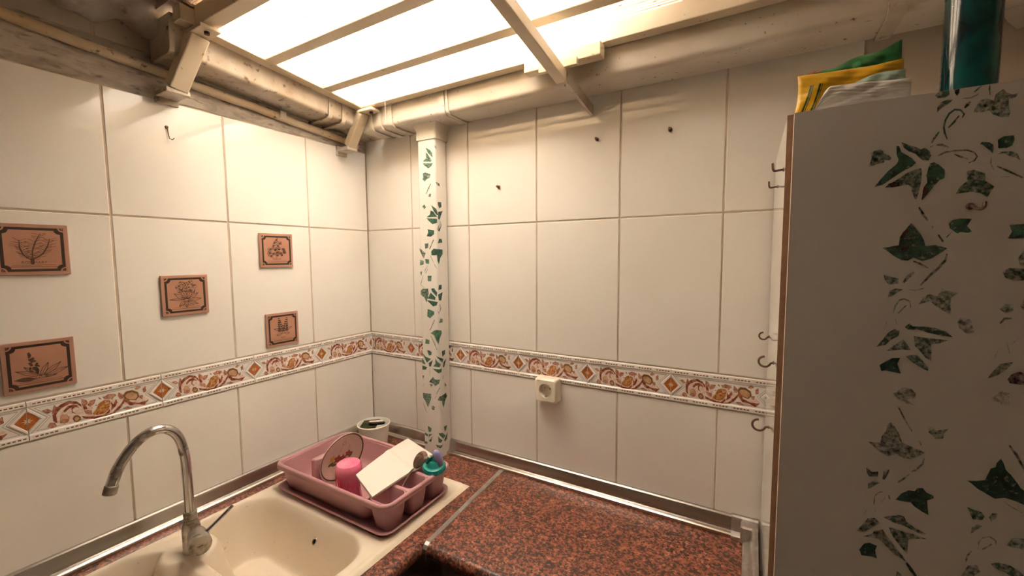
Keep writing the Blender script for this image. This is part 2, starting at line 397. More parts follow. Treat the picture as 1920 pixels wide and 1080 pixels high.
# ------------------------------------------------------------------ stencil and glaze outlines (tenths of a millimetre on their own surface)
DOOR_IVY = [
 (70,'r',[852,7019,881,7136,861,7202,915,7228,966,7232,993,7213,998,7177,1044,7156,1077,7117,1067,7088,1016,7094,1006,7060,939,7052,892,7032]),
 (95,'g',[925,6754,984,6849,1054,6948,1132,7025,1150,7078,1128,7146,1121,7256,1146,7255,1173,7175,1230,7128,1281,7082,1317,7024,1282,6979,1209,6937,1150,6893,1083,6839,1007,6775]),
 (85,'g',[1164,7302,1238,7255,1315,7216,1353,7181,1393,7200,1435,7156,1456,7095,1434,7040,1382,7046,1351,7079,1304,7139,1242,7176,1194,7227]),
 (72,'r',[1029,6737,1085,6788,1153,6832,1226,6895,1307,6936,1365,6955,1380,6914,1381,6810,1370,6703,1348,6561,1329,6572,1296,6669,1291,6720,1256,6758,1180,6744,1111,6735]),
 (85,'x',[1033,6740,1070,6785,1116,6801,1174,6790,1172,6745,1111,6737]),
 (80,'x',[1398,6661,1410,6714,1459,6690,1441,6618,1405,6601]),
 (70,'x',[897,7093,911,7127,951,7138,945,7092]),
 (92,'g',[1486,7014,1538,6969,1588,6906,1594,6848,1590,6805,1548,6785,1501,6716,1441,6608,1400,6547,1394,6562,1407,6710,1437,6766,1425,6855,1436,6932,1450,6999]),
 (80,'g',[1508,7382,1468,7324,1446,7255,1457,7246,1487,7305,1518,7370]),
 (70,'g',[1500,7212,1545,7200,1607,7169,1610,7184,1548,7227,1500,7228]),
 (55,'g',[1442,7194,1474,7214,1469,7224,1438,7204]),
 (65,'g',[1370,6461,1383,6416,1424,6367,1432,6377,1401,6432,1380,6468]),
 (75,'g',[1454,7828,1485,7875,1529,7880,1577,7874,1583,7809,1543,7781,1481,7787]),
 (75,'g',[1621,7871,1668,7868,1667,7816,1651,7784,1628,7818]),
 (75,'g',[1483,7615,1482,7674,1510,7734,1553,7750,1619,7747,1590,7714,1548,7686,1514,7657]),
 (88,'g',[1713,7508,1732,7556,1694,7618,1635,7635,1586,7593,1553,7512,1544,7427,1557,7349,1587,7274,1596,7278,1574,7354,1562,7423,1570,7501,1600,7575,1641,7611,1688,7598,1715,7555,1704,7515]),
 (88,'g',[1677,7550,1630,7480,1589,7418,1597,7407,1646,7461,1686,7540]),
 (80,'g',[1766,7698,1738,7673,1719,7632,1729,7619,1756,7650,1775,7685]),
 (75,'g',[1853,7869,1819,7840,1791,7802,1797,7791,1831,7821,1860,7859]),
 (65,'g',[1697,7737,1770,7729,1820,7751,1839,7774,1835,7780,1814,7764,1767,7743,1696,7744]),
 (75,'g',[1917,7874,1915,7807,1927,7742,1935,7741,1930,7804,1925,7872]),
 (62,'g',[1803,7559,1809,7604,1854,7694,1911,7700,1961,7674,1981,7743,2038,7788,2069,7737,2118,7711,2156,7720,2143,7673,2089,7661,2088,7611,2108,7506,2097,7458,2029,7469,1970,7508,1935,7559,1886,7550]),
 (72,'g',[1515,7078,1589,7113,1684,7118,1777,7112,1835,7077,1857,7035,1839,6998,1792,6971,1796,6962,1848,6982,1871,7033,1841,7091,1777,7130,1681,7137,1584,7132,1512,7088]),
 (70,'g',[1661,7083,1710,7043,1786,7009,1788,7020,1714,7063,1664,7094]),
 (50,'g',[1869,6961,1937,6929,1938,6936,1870,6967]),
 (82,'g',[1879,7178,1894,7201,1956,7190,1990,7156,1997,7115,1990,7059,1970,7090,1926,7136,1904,7168]),
 (88,'g',[2024,7209,2074,7242,2153,7241,2160,7184,2144,7124,2098,7102,2034,7108]),
 (72,'g',[2030,7037,2068,7066,2148,7059,2193,7028,2221,6945,2184,6984,2127,7008,2085,7047]),
 (60,'g',[1979,7009,1977,6932,2009,6859,2014,6862,1988,6934,1986,7007]),
 (78,'g',[2036,6892,2094,6847,2168,6794,2251,6739,2254,6750,2173,6814,2099,6868,2039,6904]),
 (50,'g',[2021,6765,2094,6767,2153,6763,2153,6768,2093,6776,2020,6770]),
 (72,'g',[1700,6603,1737,6692,1794,6752,1784,6870,1839,6882,1943,6828,1948,6737,2029,6666,1977,6542,1910,6599,1835,6618]),
 (90,'r',[1043,5953,1108,5959,1204,5986,1214,6098,1267,6194,1311,6262,1350,6205,1416,6106,1446,6030,1459,5967,1554,5979,1663,5937,1599,5876,1523,5809,1443,5777,1391,5802,1359,5823,1298,5781,1234,5795,1162,5845,1089,5917]),
 (88,'x',[1210,6077,1238,6153,1278,6187,1305,6172,1271,6124,1231,6070]),
 (85,'x',[1226,5964,1299,5977,1311,5942,1239,5915]),
 (70,'g',[1370,6453,1413,6349,1462,6282,1474,6295,1435,6369,1382,6463]),
 (55,'g',[1502,6215,1524,6173,1533,6181,1511,6223]),
 (85,'g',[1566,6102,1615,6012,1627,6025,1578,6114]),
 (70,'g',[1651,6068,1700,6140,1694,6148,1644,6076]),
 (95,'g',[1663,6239,1695,6285,1761,6301,1860,6292,1823,6206,1869,6138,1837,6122,1770,6135,1742,6116,1671,6185]),
 (92,'g',[2177,6204,2293,6212,2303,6047,2173,6044,2203,6127]),
 (70,'g',[1354,5767,1411,5734,1497,5684,1501,5698,1418,5759,1358,5781]),
 (70,'g',[1657,5871,1642,5796,1590,5704,1524,5621,1434,5474,1444,5461,1542,5597,1608,5681,1664,5780,1670,5867]),
 (66,'g',[1071,5594,1138,5574,1225,5547,1223,5483,1132,5466,1091,5522]),
 (60,'g',[1367,5645,1305,5595,1267,5507,1284,5490,1333,5559,1380,5623]),
 (68,'g',[1129,5300,1147,5387,1199,5418,1275,5409,1213,5361,1177,5323]),
 (60,'g',[1327,5403,1402,5391,1482,5430,1480,5438,1400,5407,1328,5412]),
 (62,'g',[1364,5176,1356,5259,1292,5295,1239,5269,1203,5192,1192,5095,1200,5092,1218,5185,1250,5254,1291,5276,1345,5247,1356,5174]),
 (68,'g',[1313,5206,1238,5094,1246,5085,1320,5196]),
 (58,'r',[1431,5214,1477,5315,1526,5352,1608,5335,1642,5432,1683,5406,1796,5390,1727,5312,1728,5217,1743,5108,1677,5145,1594,5209,1541,5269]),
 (66,'g',[2152,5645,2206,5697,2325,5686,2333,5552,2259,5543,2178,5580]),
 (55,'g',[2270,5813,2312,5902,2323,5711,2283,5736]),
 (55,'g',[2155,5201,2196,5268,2263,5259,2267,5188,2203,5157]),
 (55,'g',[2316,5249,2346,5328,2355,5187]),
 (75,'g',[1046,4626,1108,4736,1163,4838,1220,4882,1269,4855,1260,4791,1192,4737,1136,4659]),
 (78,'g',[1318,4914,1362,4972,1393,4928,1516,4937,1617,4923,1706,4885,1773,4823,1654,4834,1542,4863,1440,4893,1349,4885]),
 (62,'g',[1152,4580,1219,4660,1309,4748,1347,4696,1391,4615,1304,4613]),
 (66,'g',[1410,4804,1524,4792,1635,4787,1733,4781,1659,4736,1578,4712,1590,4582,1589,4497,1537,4530,1477,4616,1428,4673]),
 (72,'g',[1343,4530,1400,4553,1463,4552,1517,4481,1566,4409,1568,4363,1499,4400,1428,4446]),
 (100,'d',[1089,4379,1147,4435,1216,4491,1292,4501,1267,4418,1308,4292,1237,4302,1152,4314,1110,4301]),
 (52,'g',[1800,5020,1823,5081,1918,5058,1932,4993,1958,4899,1886,4893,1825,4940]),
 (56,'g',[1245,4013,1341,4108,1422,4105,1471,4049,1457,3984,1372,3953,1468,3890,1386,3900,1302,3941]),
 (60,'g',[1302,3833,1348,3728,1358,3737,1312,3842]),
 (64,'g',[2101,4339,2137,4425,2200,4536,2305,4571,2262,4486,2188,4395]),
 (72,'x',[2269,4356,2295,4417,2360,4462,2399,4446,2407,4304,2291,4308]),
 (42,'g',[2145,4100,2229,4203,2299,4185,2293,4111,2318,4027,2228,4041]),
 (50,'g',[1134,4988,1110,4875,1117,4872,1142,4985]),
 (60,'g',[1216,5015,1231,4945,1239,4948,1224,5018]),
 (55,'g',[2235,4800,2267,4666,2273,4669,2241,4803]),
 (50,'g',[2351,4894,2281,4794,2284,4788,2355,4888]),
 (55,'g',[2171,4724,2148,4604,2154,4602,2177,4721]),
 (60,'g',[2172,5019,2208,5071,2261,5088,2259,5106,2197,5101,2162,5032]),
 (58,'r',[1024,3297,1145,3312,1158,3414,1196,3485,1210,3574,1240,3623,1273,3587,1337,3465,1369,3362,1432,3340,1520,3312,1590,3281,1533,3219,1458,3158,1388,3159,1315,3190,1244,3148,1179,3170,1122,3206]),
 (60,'g',[1301,3833,1342,3741,1392,3629,1453,3535,1460,3544,1406,3644,1357,3755,1310,3841]),
 (68,'g',[1528,3419,1552,3365,1560,3373,1536,3427]),
 (68,'g',[1584,3209,1572,3128,1511,3031,1477,2999,1482,2985,1524,3010,1590,3116,1595,3208]),
 (66,'g',[1456,2955,1396,2876,1348,2815,1354,2804,1408,2857,1463,2945]),
 (60,'g',[1611,3620,1639,3638,1684,3594,1800,3642,1759,3580,1755,3503,1681,3486,1614,3561]),
 (66,'g',[1017,2928,1081,2881,1145,2910,1144,2834,1056,2810,1026,2853]),
 (66,'g',[1196,2823,1200,2925,1262,2966,1247,2899,1214,2815]),
 (64,'g',[1050,2630,1051,2707,1106,2748,1171,2753,1099,2688]),
 (100,'d',[1999,3013,2077,3028,2153,3061,2194,3220,2234,3248,2239,3300,2272,3365,2298,3315,2321,3236,2372,3177,2428,3092,2453,3043,2484,3018,2494,2842,2427,2867,2330,2883,2249,2847,2162,2896,2098,2930,2041,2983]),
 (72,'g',[2327,3540,2383,3438,2463,3274,2474,3287,2403,3462,2337,3555]),
 (98,'d',[1341,2563,1394,2666,1462,2729,1523,2734,1547,2784,1598,2799,1635,2748,1704,2726,1710,2692,1649,2643,1658,2548,1671,2449,1606,2477,1534,2522,1488,2570,1417,2561]),
 (68,'g',[959,1991,1022,2104,1065,2209,1139,2240,1198,2182,1108,2088,1036,2004]),
 (72,'g',[1231,2276,1284,2318,1347,2338,1382,2362,1436,2355,1466,2290,1539,2239,1663,2189,1630,2165,1524,2196,1433,2229,1343,2236]),
 (64,'g',[1019,1933,1113,1992,1148,2056,1230,2103,1270,2033,1339,1943,1388,1871,1455,1795,1494,1721,1438,1763,1355,1796,1258,1901,1190,1954,1115,1947]),
 (66,'g',[1292,2156,1365,2155,1465,2139,1544,2141,1676,2119,1582,2092,1496,2049,1493,1935,1493,1841,1431,1913,1354,2012,1314,2087]),
 (100,'d',[995,1727,1044,1831,1100,1864,1181,1847,1165,1777,1189,1669,1128,1672,1023,1652]),
 (98,'d',[1483,1709,1530,1620,1593,1550,1607,1571,1556,1658,1497,1730]),
 (76,'g',[2018,2672,2067,2652,2146,2642,2176,2593,2159,2541,2074,2525,2046,2599]),
 (64,'g',[2214,2594,2238,2654,2282,2668,2271,2601,2236,2549]),
 (58,'g',[2069,2329,2072,2418,2124,2474,2164,2461,2120,2405]),
 (52,'g',[2150,2150,2152,2242,2176,2303,2231,2338,2281,2309,2292,2237,2300,2241,2293,2326,2233,2362,2168,2321,2137,2245,2142,2148]),
 (64,'g',[2184,2155,2260,2253,2253,2266,2177,2169]),
 (58,'g',[2085,2109,2044,2036,2040,1945,2052,1946,2063,2028,2093,2100]),
 (54,'g',[2324,2832,2401,2774,2485,2740,2486,2748,2405,2787,2327,2839]),
 (60,'g',[2373,2279,2432,2403,2519,2422,2528,2278,2461,2288]),
 (56,'g',[2013,1740,2068,1906,2146,1942,2181,1867,2123,1784]),
 (68,'g',[2263,2005,2326,2041,2424,2044,2500,2005,2547,1954,2446,1914,2370,1941,2300,1966]),
 (66,'g',[1397,1492,1402,1571,1440,1547,1460,1517]),
 (55,'g',[1222,2645,1166,2625,1119,2550,1117,2431,1137,2328,1143,2331,1128,2435,1130,2548,1171,2613,1223,2637]),
 (55,'g',[1232,2566,1190,2484,1197,2477,1239,2560]),
 (85,'d',[1264,2601,1274,2548,1287,2554,1277,2608]),
 (55,'g',[1054,2363,1017,2248,1023,2245,1061,2360]),
]
PIPE_IVY = [
 (78,'g',[361,19430,556,19325,636,19221,653,19077,449,19260]),
 (75,'g',[365,19287,448,19213,609,18988,587,18944,228,19002,381,19095]),
 (72,'g',[227,18938,649,18899,583,18802,456,18753,310,18849]),
 (72,'g',[198,18412,235,18488,217,18619,346,18631,555,18552,510,18445,382,18410,295,18338]),
 (62,'g',[534,18257,414,18095,334,17937,360,17927,460,18076,560,18246]),
 (66,'g',[736,18297,930,18275,962,18167,829,18196]),
 (60,'g',[429,17829,474,17922,559,17931,535,17821]),
 (66,'g',[163,17541,251,17600,335,17514,247,17438]),
 (100,'d',[837,17656,1012,17668,1023,17514,905,17454,844,17560]),
 (100,'d',[549,17564,735,17440,849,17240,750,17232,629,17399]),
 (100,'d',[523,17389,628,17351,773,17170,347,17173,499,17262]),
 (100,'d',[346,17141,795,17108,767,16977,595,16935,450,17038]),
 (100,'d',[852,17337,1080,17389,1000,17252,919,17084,830,17110]),
 (70,'g',[908,17049,970,16926,866,16700,829,16755,916,16952,895,16955,790,16754,899,16687,1010,16927,929,17055]),
 (50,'g',[685,19496,818,19440,814,19329,724,19397]),
 (95,'d',[378,16778,653,16736,650,16607,499,16530,329,16552,396,16664]),
 (90,'d',[875,16463,1001,16451,1039,16337,771,16314]),
 (70,'g',[607,16436,428,16130,463,16118,641,16424]),
 (75,'g',[235,16308,400,16321,382,16158,252,16143]),
 (66,'g',[3,16163,269,15995,177,15813,9,16064]),
 (98,'d',[507,16042,616,16138,790,16120,1032,16106,1038,15958,907,15827,835,15615,753,15731,737,15926,525,15920]),
 (72,'g',[8,15764,175,15730,171,15614,3,15580]),
 (90,'g',[242,15797,414,15780,410,15632,259,15648]),
 (66,'g',[453,15908,717,15483,734,15490,469,15914]),
 (66,'g',[337,15569,194,15401,258,15306,348,15464,333,15469,242,15326,223,15396,351,15562]),
 (80,'g',[-4,15362,98,15381,50,15229]),
 (88,'g',[334,15234,507,15238,480,15056,329,15052]),
 (62,'g',[130,15249,3,14925,186,14809,197,14819,34,14928,146,15246]),
 (72,'g',[12,14724,103,14794,344,14803,361,14637,265,14331,160,14494,8,14589]),
 (100,'d',[473,14807,602,14828,726,14684,701,14551,514,14709]),
 (100,'d',[448,14673,658,14516,634,14433,312,14468]),
 (100,'d',[267,14415,739,14372,693,14253,543,14212]),
 (100,'d',[779,14929,956,14935,952,14785,789,14764]),
 (100,'d',[745,14619,1000,14682,915,14406,798,14417]),
 (92,'g',[302,14115,581,14048,579,13948,402,13802,273,13860]),
 (90,'g',[846,13813,974,13780,970,13662,755,13659]),
 (66,'g',[824,14280,861,14146,771,13982,739,14061,722,14053,799,13960,902,14139,846,14281]),
 (70,'g',[582,13769,378,13400,404,13394,608,13762]),
 (92,'g',[404,13293,573,13402,694,13436,896,13394,911,13297,798,13128,735,12947,626,13124,569,13237]),
 (92,'g',[162,12913,183,13082,351,13051,348,12920]),
 (72,'g',[408,13195,545,12969,667,12737,686,12745,579,12984,426,13204]),
 (90,'g',[234,12704,432,12655,429,12559,321,12511]),
 (95,'d',[893,12684,1076,12695,1061,12554,923,12488]),
 (90,'g',[-3,12594,180,12458,395,12412,221,12259,86,12447]),
 (85,'g',[-2,12413,143,12237,141,12188,-8,12218]),
 (95,'d',[298,12256,486,12387,388,12148,310,12138]),
 (95,'d',[-10,12145,217,12101,167,12010,-15,11986]),
 (95,'d',[626,12546,832,12472,976,12405,917,12286,759,12405]),
 (80,'g',[593,12448,826,12248,787,12162,480,12160,589,12269]),
 (95,'d',[972,12286,1123,12396,1004,12110,931,12128]),
 (85,'g',[462,12085,875,12098,854,11979,716,11953,597,12008]),
 (70,'g',[-12,11779,83,11792,31,11639]),
 (75,'g',[296,11605,470,11799,559,11716,757,11742,722,11597,553,11487,494,11562]),
 (70,'g',[309,11534,463,11533,398,11427]),
 (80,'g',[1007,11579,1115,11452,1021,11430]),
 (66,'g',[573,13734,367,13388,385,13383,591,13728]),
 (60,'g',[332,12068,326,11827,339,11828,346,12070]),
 (60,'g',[952,11860,911,11726,927,11720,968,11854]),
 (60,'g',[68,11500,-15,11365,-3,11362,80,11497]),
 (60,'g',[726,11457,584,11206,599,11203,741,11454]),
 (70,'g',[-14,11178,112,11174,377,11193,373,11047,289,10838,223,10692,104,10903,-4,11008]),
 (75,'g',[662,11024,726,11155,866,11160,1052,11202,1142,11077,1026,10954,944,10712,875,10855,860,10981]),
 (66,'g',[-32,10853,162,10481,178,10489,-16,10861]),
 (60,'g',[741,11470,534,11052,549,11050,757,11465]),
 (66,'g',[379,10732,443,10804,533,10748,500,10645,408,10640]),
 (50,'g',[683,10833,879,10537,889,10537,692,10838]),
 (88,'g',[189,10033,359,9970,340,9855,230,9819]),
 (92,'g',[925,10059,1101,10044,1052,9914,975,9844]),
 (80,'g',[23,9775,180,9734,178,9647,68,9673]),
 (80,'g',[-34,9451,157,9456,154,9368,11,9374]),
 (78,'g',[228,9745,400,9782,208,9617]),
 (78,'g',[221,9495,398,9707,330,9483]),
 (85,'g',[663,9887,846,9869,1008,9708,894,9630,692,9820]),
 (85,'g',[645,9761,838,9603,746,9540,655,9544]),
 (85,'g',[930,9591,1124,9788,1079,9557,965,9503]),
 (75,'g',[530,9442,870,9443,741,9344,589,9357]),
]
BORDER_ART = [
 ('w',[394,240,370,405,437,545,550,627,742,603,814,496,855,585,1029,559,989,374,954,270,838,269,754,301,704,160,551,165]),
 ('w',[820,206,898,315,1016,317,1099,475,1284,493,1408,461,1520,447,1411,218,1297,151,1156,110,976,133]),
 ('w',[1481,314,1527,567,1610,600,1808,535,1853,420,2003,280,1909,160,1672,208,1545,291]),
 ('b',[364,297,358,431,411,544,495,624,620,658,743,614,808,521,812,451,753,542,630,597,532,555,462,503,410,411,421,251,407,235]),
 ('b',[520,458,586,546,684,567,765,514,695,510,610,487,545,422]),
 ('b',[772,476,708,530,649,486,652,385,705,344,709,362,669,402,667,462,710,494,768,458]),
 ('p',[467,345,502,387,563,370,606,290,595,215,525,187,467,233]),
 ('r',[459,214,503,275,598,259,567,193]),
 ('y',[653,249,684,305,740,302,786,242,782,175,731,149,676,171]),
 ('p',[677,235,703,275,745,263,766,216,733,176,691,188]),
 ('r',[822,643,892,595,909,520,855,458,816,530]),
 ('r',[907,474,955,561,1044,565,1017,481,948,436]),
 ('b',[822,505,891,457,902,383,844,382]),
 ('r',[843,370,958,339,967,242,868,292]),
 ('b',[794,262,893,213,1023,174,1174,163,1272,269,1277,207,1210,125,1035,110,833,189]),
 ('o',[983,248,1046,329,1098,452,1176,495,1284,481,1285,361,1240,257,1160,192,1054,197]),
 ('r',[1180,565,1260,621,1384,591,1397,550,1285,516,1193,525]),
 ('b',[1297,440,1339,353,1393,467,1413,387,1367,282,1285,216,1305,293]),
 ('b',[1187,134,1330,175,1465,320,1535,417,1549,368,1460,224,1360,147,1218,127]),
 ('y',[1524,514,1577,594,1693,598,1799,521,1822,413,1755,328,1631,364,1544,427]),
 ('p',[1555,496,1599,543,1690,549,1780,482,1787,404,1739,351,1640,381,1572,434]),
 ('b',[1519,423,1584,425,1661,311,1793,252,1931,254,2002,267,1909,160,1774,221,1640,232,1563,334]),
 ('r',[1744,606,1798,676,1864,630,1794,590]),
 ('r',[1896,569,1951,627,1961,497,1908,477]),
 ('r',[1801,400,1888,421,1866,327]),
 ('r',[1436,525,1448,605,1517,534,1521,459,1464,454]),
 ('r',[218,573,295,587,357,520,303,497]),
 ('r',[353,456,396,638,426,583,408,501]),
 ('r',[274,201,317,272,381,246,403,170,336,153]),
 ('r',[1500,209,1590,225,1670,159,1570,159]),
]

# ------------------------------------------------------------------ the room shell
ZT, ZB, ZJ = 1.294, 1.208, 1.688      # border top, border bottom, upper tile joint
ZC = 0.90                              # worktop
MBx = MB()
fl = tag(MB().box(-.12, 2.32, -2.72, .12, -.08, 0).build('floor', FLOORM), kind='structure')
wl = tag(MB().box(-.12, -.002, -2.72, .0, 0, 2.6).build('wall_left', GROUT), kind='structure')
wb = tag(MB().box(-.12, 2.32, .002, .12, 0, 2.6).build('wall_back', GROUT), kind='structure')
wr = tag(MB().box(2.2, 2.32, -2.72, .002, 0, 2.6).build('wall_right', PAINT), kind='structure')
wf = tag(MB().box(-.002, 2.2, -2.72, -2.6, 0, 2.6).build('wall_front', PAINT), kind='structure')

def tile_mesh(w, h, t=.006, b=.0016, mt=None, name='tile'):
    # local: u along x, v along z, front face at y=0 looking to -y, body behind
    vs = []
    for (ins, dep) in ((0, t), (0, b), (b, 0)):
        for (u, v) in ((ins, ins), (w - ins, ins), (w - ins, h - ins), (ins, h - ins)): vs.append((u, dep, v))
    fs = [(8, 9, 10, 11)]
    for r in (0, 4):
        for k in range(4): fs.append((r + k, r + (k + 1) % 4, r + 4 + (k + 1) % 4, r + 4 + k))
    m = MB(); m.add(vs, fs, mt)
    me = bpy.data.meshes.new(name); me.from_pydata(m.v, [], m.f); me.materials.append(mt)
    bm = bmesh.new(); bm.from_mesh(me); bmesh.ops.recalc_face_normals(bm, faces=bm.faces); bm.to_mesh(me); bm.free()
    return me
TM = {}
def tile(wall, a, b, z0, z1, mt=TILE, g=.0035, jit=.0016, off=0.0):
    w, h = abs(b - a) - g, z1 - z0 - g
    key = (round(w, 4), round(h, 4), mt.name)
    if key not in TM: TM[key] = tile_mesh(w, h, mt=mt)
    o = bpy.data.objects.new('tile', TM[key]); COL.objects.link(o)
    jx, jz = random.uniform(-jit, jit), random.uniform(-jit, jit)
    if wall == 'B':
        o.location = (min(a, b) + g / 2, -off + random.uniform(-.0003, .0003), z0 + g / 2)
        o.rotation_euler = (jx, 0, jz); o.parent = wb
    else:       # left wall: local x -> world +y, local -y -> world +x
        o.location = (off + random.uniform(-.0003, .0003), min(a, b) + g / 2, z0 + g / 2)
        o.rotation_euler = (jx, 0, math.pi / 2 + jz); o.parent = wl
    return o
LJ = [0, -.2465, -.4965, -.7465, -.9965, -1.2465, -1.4965]
BJ = [0, .23, .48, .73, .98, 1.23, 1.48]
for i in range(len(LJ) - 1):
    for z0, z1 in ((.82, ZB), (ZT, ZJ), (ZJ, 1.983)): tile('L', LJ[i] - (.0 if i else .0), LJ[i + 1], z0, z1)
for i in range(len(BJ) - 1):
    for z0, z1 in ((.82, ZB), (ZT, ZJ), (ZJ, 2.10)): tile('B', BJ[i], BJ[i + 1], z0, z1)
# dusty upper tiles above the conduit
for a, b in ((-.60, -.752), (-.752, -1.0), (-1.0, -1.25)): tile('L', a, b, 2.035, 2.30, TILE_DIRTY, jit=.004)

# ragged strip of old plaster between the tiles and the conduit
def plaster_strip(u, v):
    y = -1.5 + u * 1.5
    top = 2.085
    z0 = 1.9835 + .0025 * math.sin(y * 31) * math.sin(y * 7.3)
    z = z0 + (top - z0) * v
    x = .0035 + .0022 * math.sin(y * 40 + z * 60) * math.sin(y * 17 - z * 35) + (.0015 if v > .02 else -.004)
    return (x, y, z)
MB().grid(plaster_strip, 150, 8).build('plaster_band', PLASTER, wl, smooth=True)
# plain plaster beyond the tiles, over the tall cabinet
def plaster_right(u, v):
    x = 1.482 + u * .72; z = 1.6 + v * .72
    return (x, -.002 - .0025 * (math.sin(x * 23 + z * 9) * math.sin(z * 31) + 1), z)
MB().grid(plaster_right, 40, 40).build('plaster_band', PLASTER2, wb, smooth=True)
cr = MB()
random.seed(11)
def crumb(u, v):
    a = u * 2 * math.pi; rr = (0.045 + .018 * math.sin(3 * a + .5) + .01 * math.sin(7 * a)) * (1 - v)
    return (1.695 + 1.3 * rr * math.cos(a), -.010 - .014 * math.sqrt(max(0, v)) - .003 * math.sin(9 * a) * v, 2.052 + rr * math.sin(a))
cr.grid(crumb, 30, 6)
cr.build('plaster_flake', PLASTER2, wb, smooth=True)

# ------------------------------------------------------------------ decorated border tiles
PITCH = .2272
COLS = {'b': B_BROWN, 'r': B_RED, 'p': B_PEACH, 'y': B_OLIVE, 'o': G_ORANGE, 'w': B_WASH}
def border_meshes(u0, u1):
    """border tile cut to [u0,u1] of its full pitch; local u along x, v along z, front to -y"""
    H = ZT - ZB - .003; W = PITCH
    body = MB(); a, b = u0 + .0008, u1 - .0008
    prof = [(0, .006), (0, -.0005), (.0015, -.0022), (.0105, -.0024), (.012, -.0008), (.0135, 0), (H - .0135, 0), (H - .012, -.0008), (H - .0105, -.0024), (H - .0015, -.0022), (H, -.0005), (H, .006)]
    body.extrude(prof, lambda p: (a, p[1], p[0]), lambda p: (b, p[1], p[0]), mt=BORDER)
    c = H / 2
    # raised diamond frame, half on each tile
    for cx in (0, W):
        hw, hh, t = .0255, .0285, .0050
        outer = [(cx - hw, c), (cx, c - hh), (cx + hw, c), (cx, c + hh)]
        for k in range(4):
            p, q = outer[k], outer[(k + 1) % 4]
            ip = (cx + (p[0] - cx) * (1 - t / .019), c + (p[1] - c) * (1 - t / .019)); iq = (cx + (q[0] - cx) * (1 - t / .019), c + (q[1] - c) * (1 - t / .019))
            mid = (sum(x[0] for x in (p, q, ip, iq)) / 4)
            def cl(x): return min(b, max(a, x))
            if max(p[0], q[0]) <= a or min(p[0], q[0]) >= b: continue
            body.add([(cl(p[0]), -.0002, p[1]), (cl(q[0]), -.0002, q[1]), (cl(iq[0]), -.0002, iq[1]), (cl(ip[0]), -.0002, ip[1]),
                      (cl(p[0] * .8 + ip[0] * .2), -.0022, p[1] * .8 + ip[1] * .2), (cl(q[0] * .8 + iq[0] * .2), -.0022, q[1] * .8 + iq[1] * .2),
                      (cl(q[0] * .2 + iq[0] * .8), -.0022, q[1] * .2 + iq[1] * .8), (cl(p[0] * .2 + ip[0] * .8), -.0022, p[1] * .2 + ip[1] * .8)],
                     [(4, 5, 6, 7), (0, 1, 5, 4), (2, 3, 7, 6), (1, 2, 6, 5), (3, 0, 4, 7)], BORDER)
    pr = []
    for cx in (0, W):
        s = 1 if cx == 0 else -1
        hw, hh = .0178, .0200
        pr.append(([(cx, c - hh), (cx + s * hw, c), (cx, c + hh)], B_ORANGE))
        for ang in (0, 45, 90, 135, 180, 225, 270, 315):
            d = math.radians(ang); dx, dy = math.cos(d), math.sin(d)
            if s * dx < -1e-6: continue
            L_ = .0098 if ang % 90 == 0 else .0072
            L_ *= 1 if ang % 180 else .9
            tip = (cx + dx * L_, c + dy * L_); m1 = (cx + dx * L_ * .45 - dy * .0011, c + dy * L_ * .45 + dx * .0011); m2 = (cx + dx * L_ * .45 + dy * .0011, c + dy * L_ * .45 - dx * .0011)
            q = [(cx, c), m2, tip, m1]
            q = [((max(p[0], cx) if s > 0 else min(p[0], cx)), p[1]) for p in q]
            pr.append((q, B_PALE))
        # thin grey outlines beside the frame
        pr.append((stroke([(cx + s * .0285, c), (cx + s * .004, c + .0272), (cx + s * .004, c + .0272)], .0009, False), B_GREY))
        pr.append((stroke([(cx + s * .0285, c), (cx + s * .004, c - .0272)], .0009, False), B_GREY))
        pr.append((stroke([(cx + s * .0335, c), (cx + s * .0115, c + .0245)], .0007, False), B_GREY))
        pr.append((stroke([(cx + s * .0335, c), (cx + s * .0115, c - .0245)], .0007, False), B_GREY))
    for v in (c - .0245, c + .0245): pr.append((stroke([(.0115, v), (W - .0115, v)], .0008, False), B_GREY))
    for k in range(4): pr.append((stroke([(.05 + .004 * k, c - .0232 + .0011 * (k % 3)), (.178 - .006 * k, c - .0232 + .0011 * (k % 3))], .00035, False), B_GREY))
    for code, q in BORDER_ART:
        pts = [(q[i] * 1e-4, q[i + 1] * 1e-4) for i in range(0, len(q), 2)]
        pr.append((pts, COLS[code]))
    rnd = random.Random(2)
    for code, q in BORDER_ART:
        pts = [(q[i] * 1e-4, q[i + 1] * 1e-4) for i in range(0, len(q), 2)]
        if code in 'rpo':
            for i in range(len(pts)): pr.append((stroke([pts[i], pts[(i + 1) % len(pts)]], .0007, False), B_BROWN))
        if code == 'r':
            mx_, my_ = sum(p[0] for p in pts) / len(pts), sum(p[1] for p in pts) / len(pts)
            pr.append((stroke([pts[0], (mx_, my_)], .0006), B_BROWN))
        if code == 'o':
            xs = [p[0] for p in pts]; ys = [p[1] for p in pts]
            for k in range(26):
                gx, gy = rnd.uniform(min(xs), max(xs)), rnd.uniform(min(ys), max(ys))
                s_ = (gx - min(xs)) / (max(xs) - min(xs)); 
                if abs((gy - min(ys)) / (max(ys) - min(ys)) - (.25 + .5 * s_)) < .34: pr.append((ell(gx, gy, .0019, .0017, 8), B_PEACH))
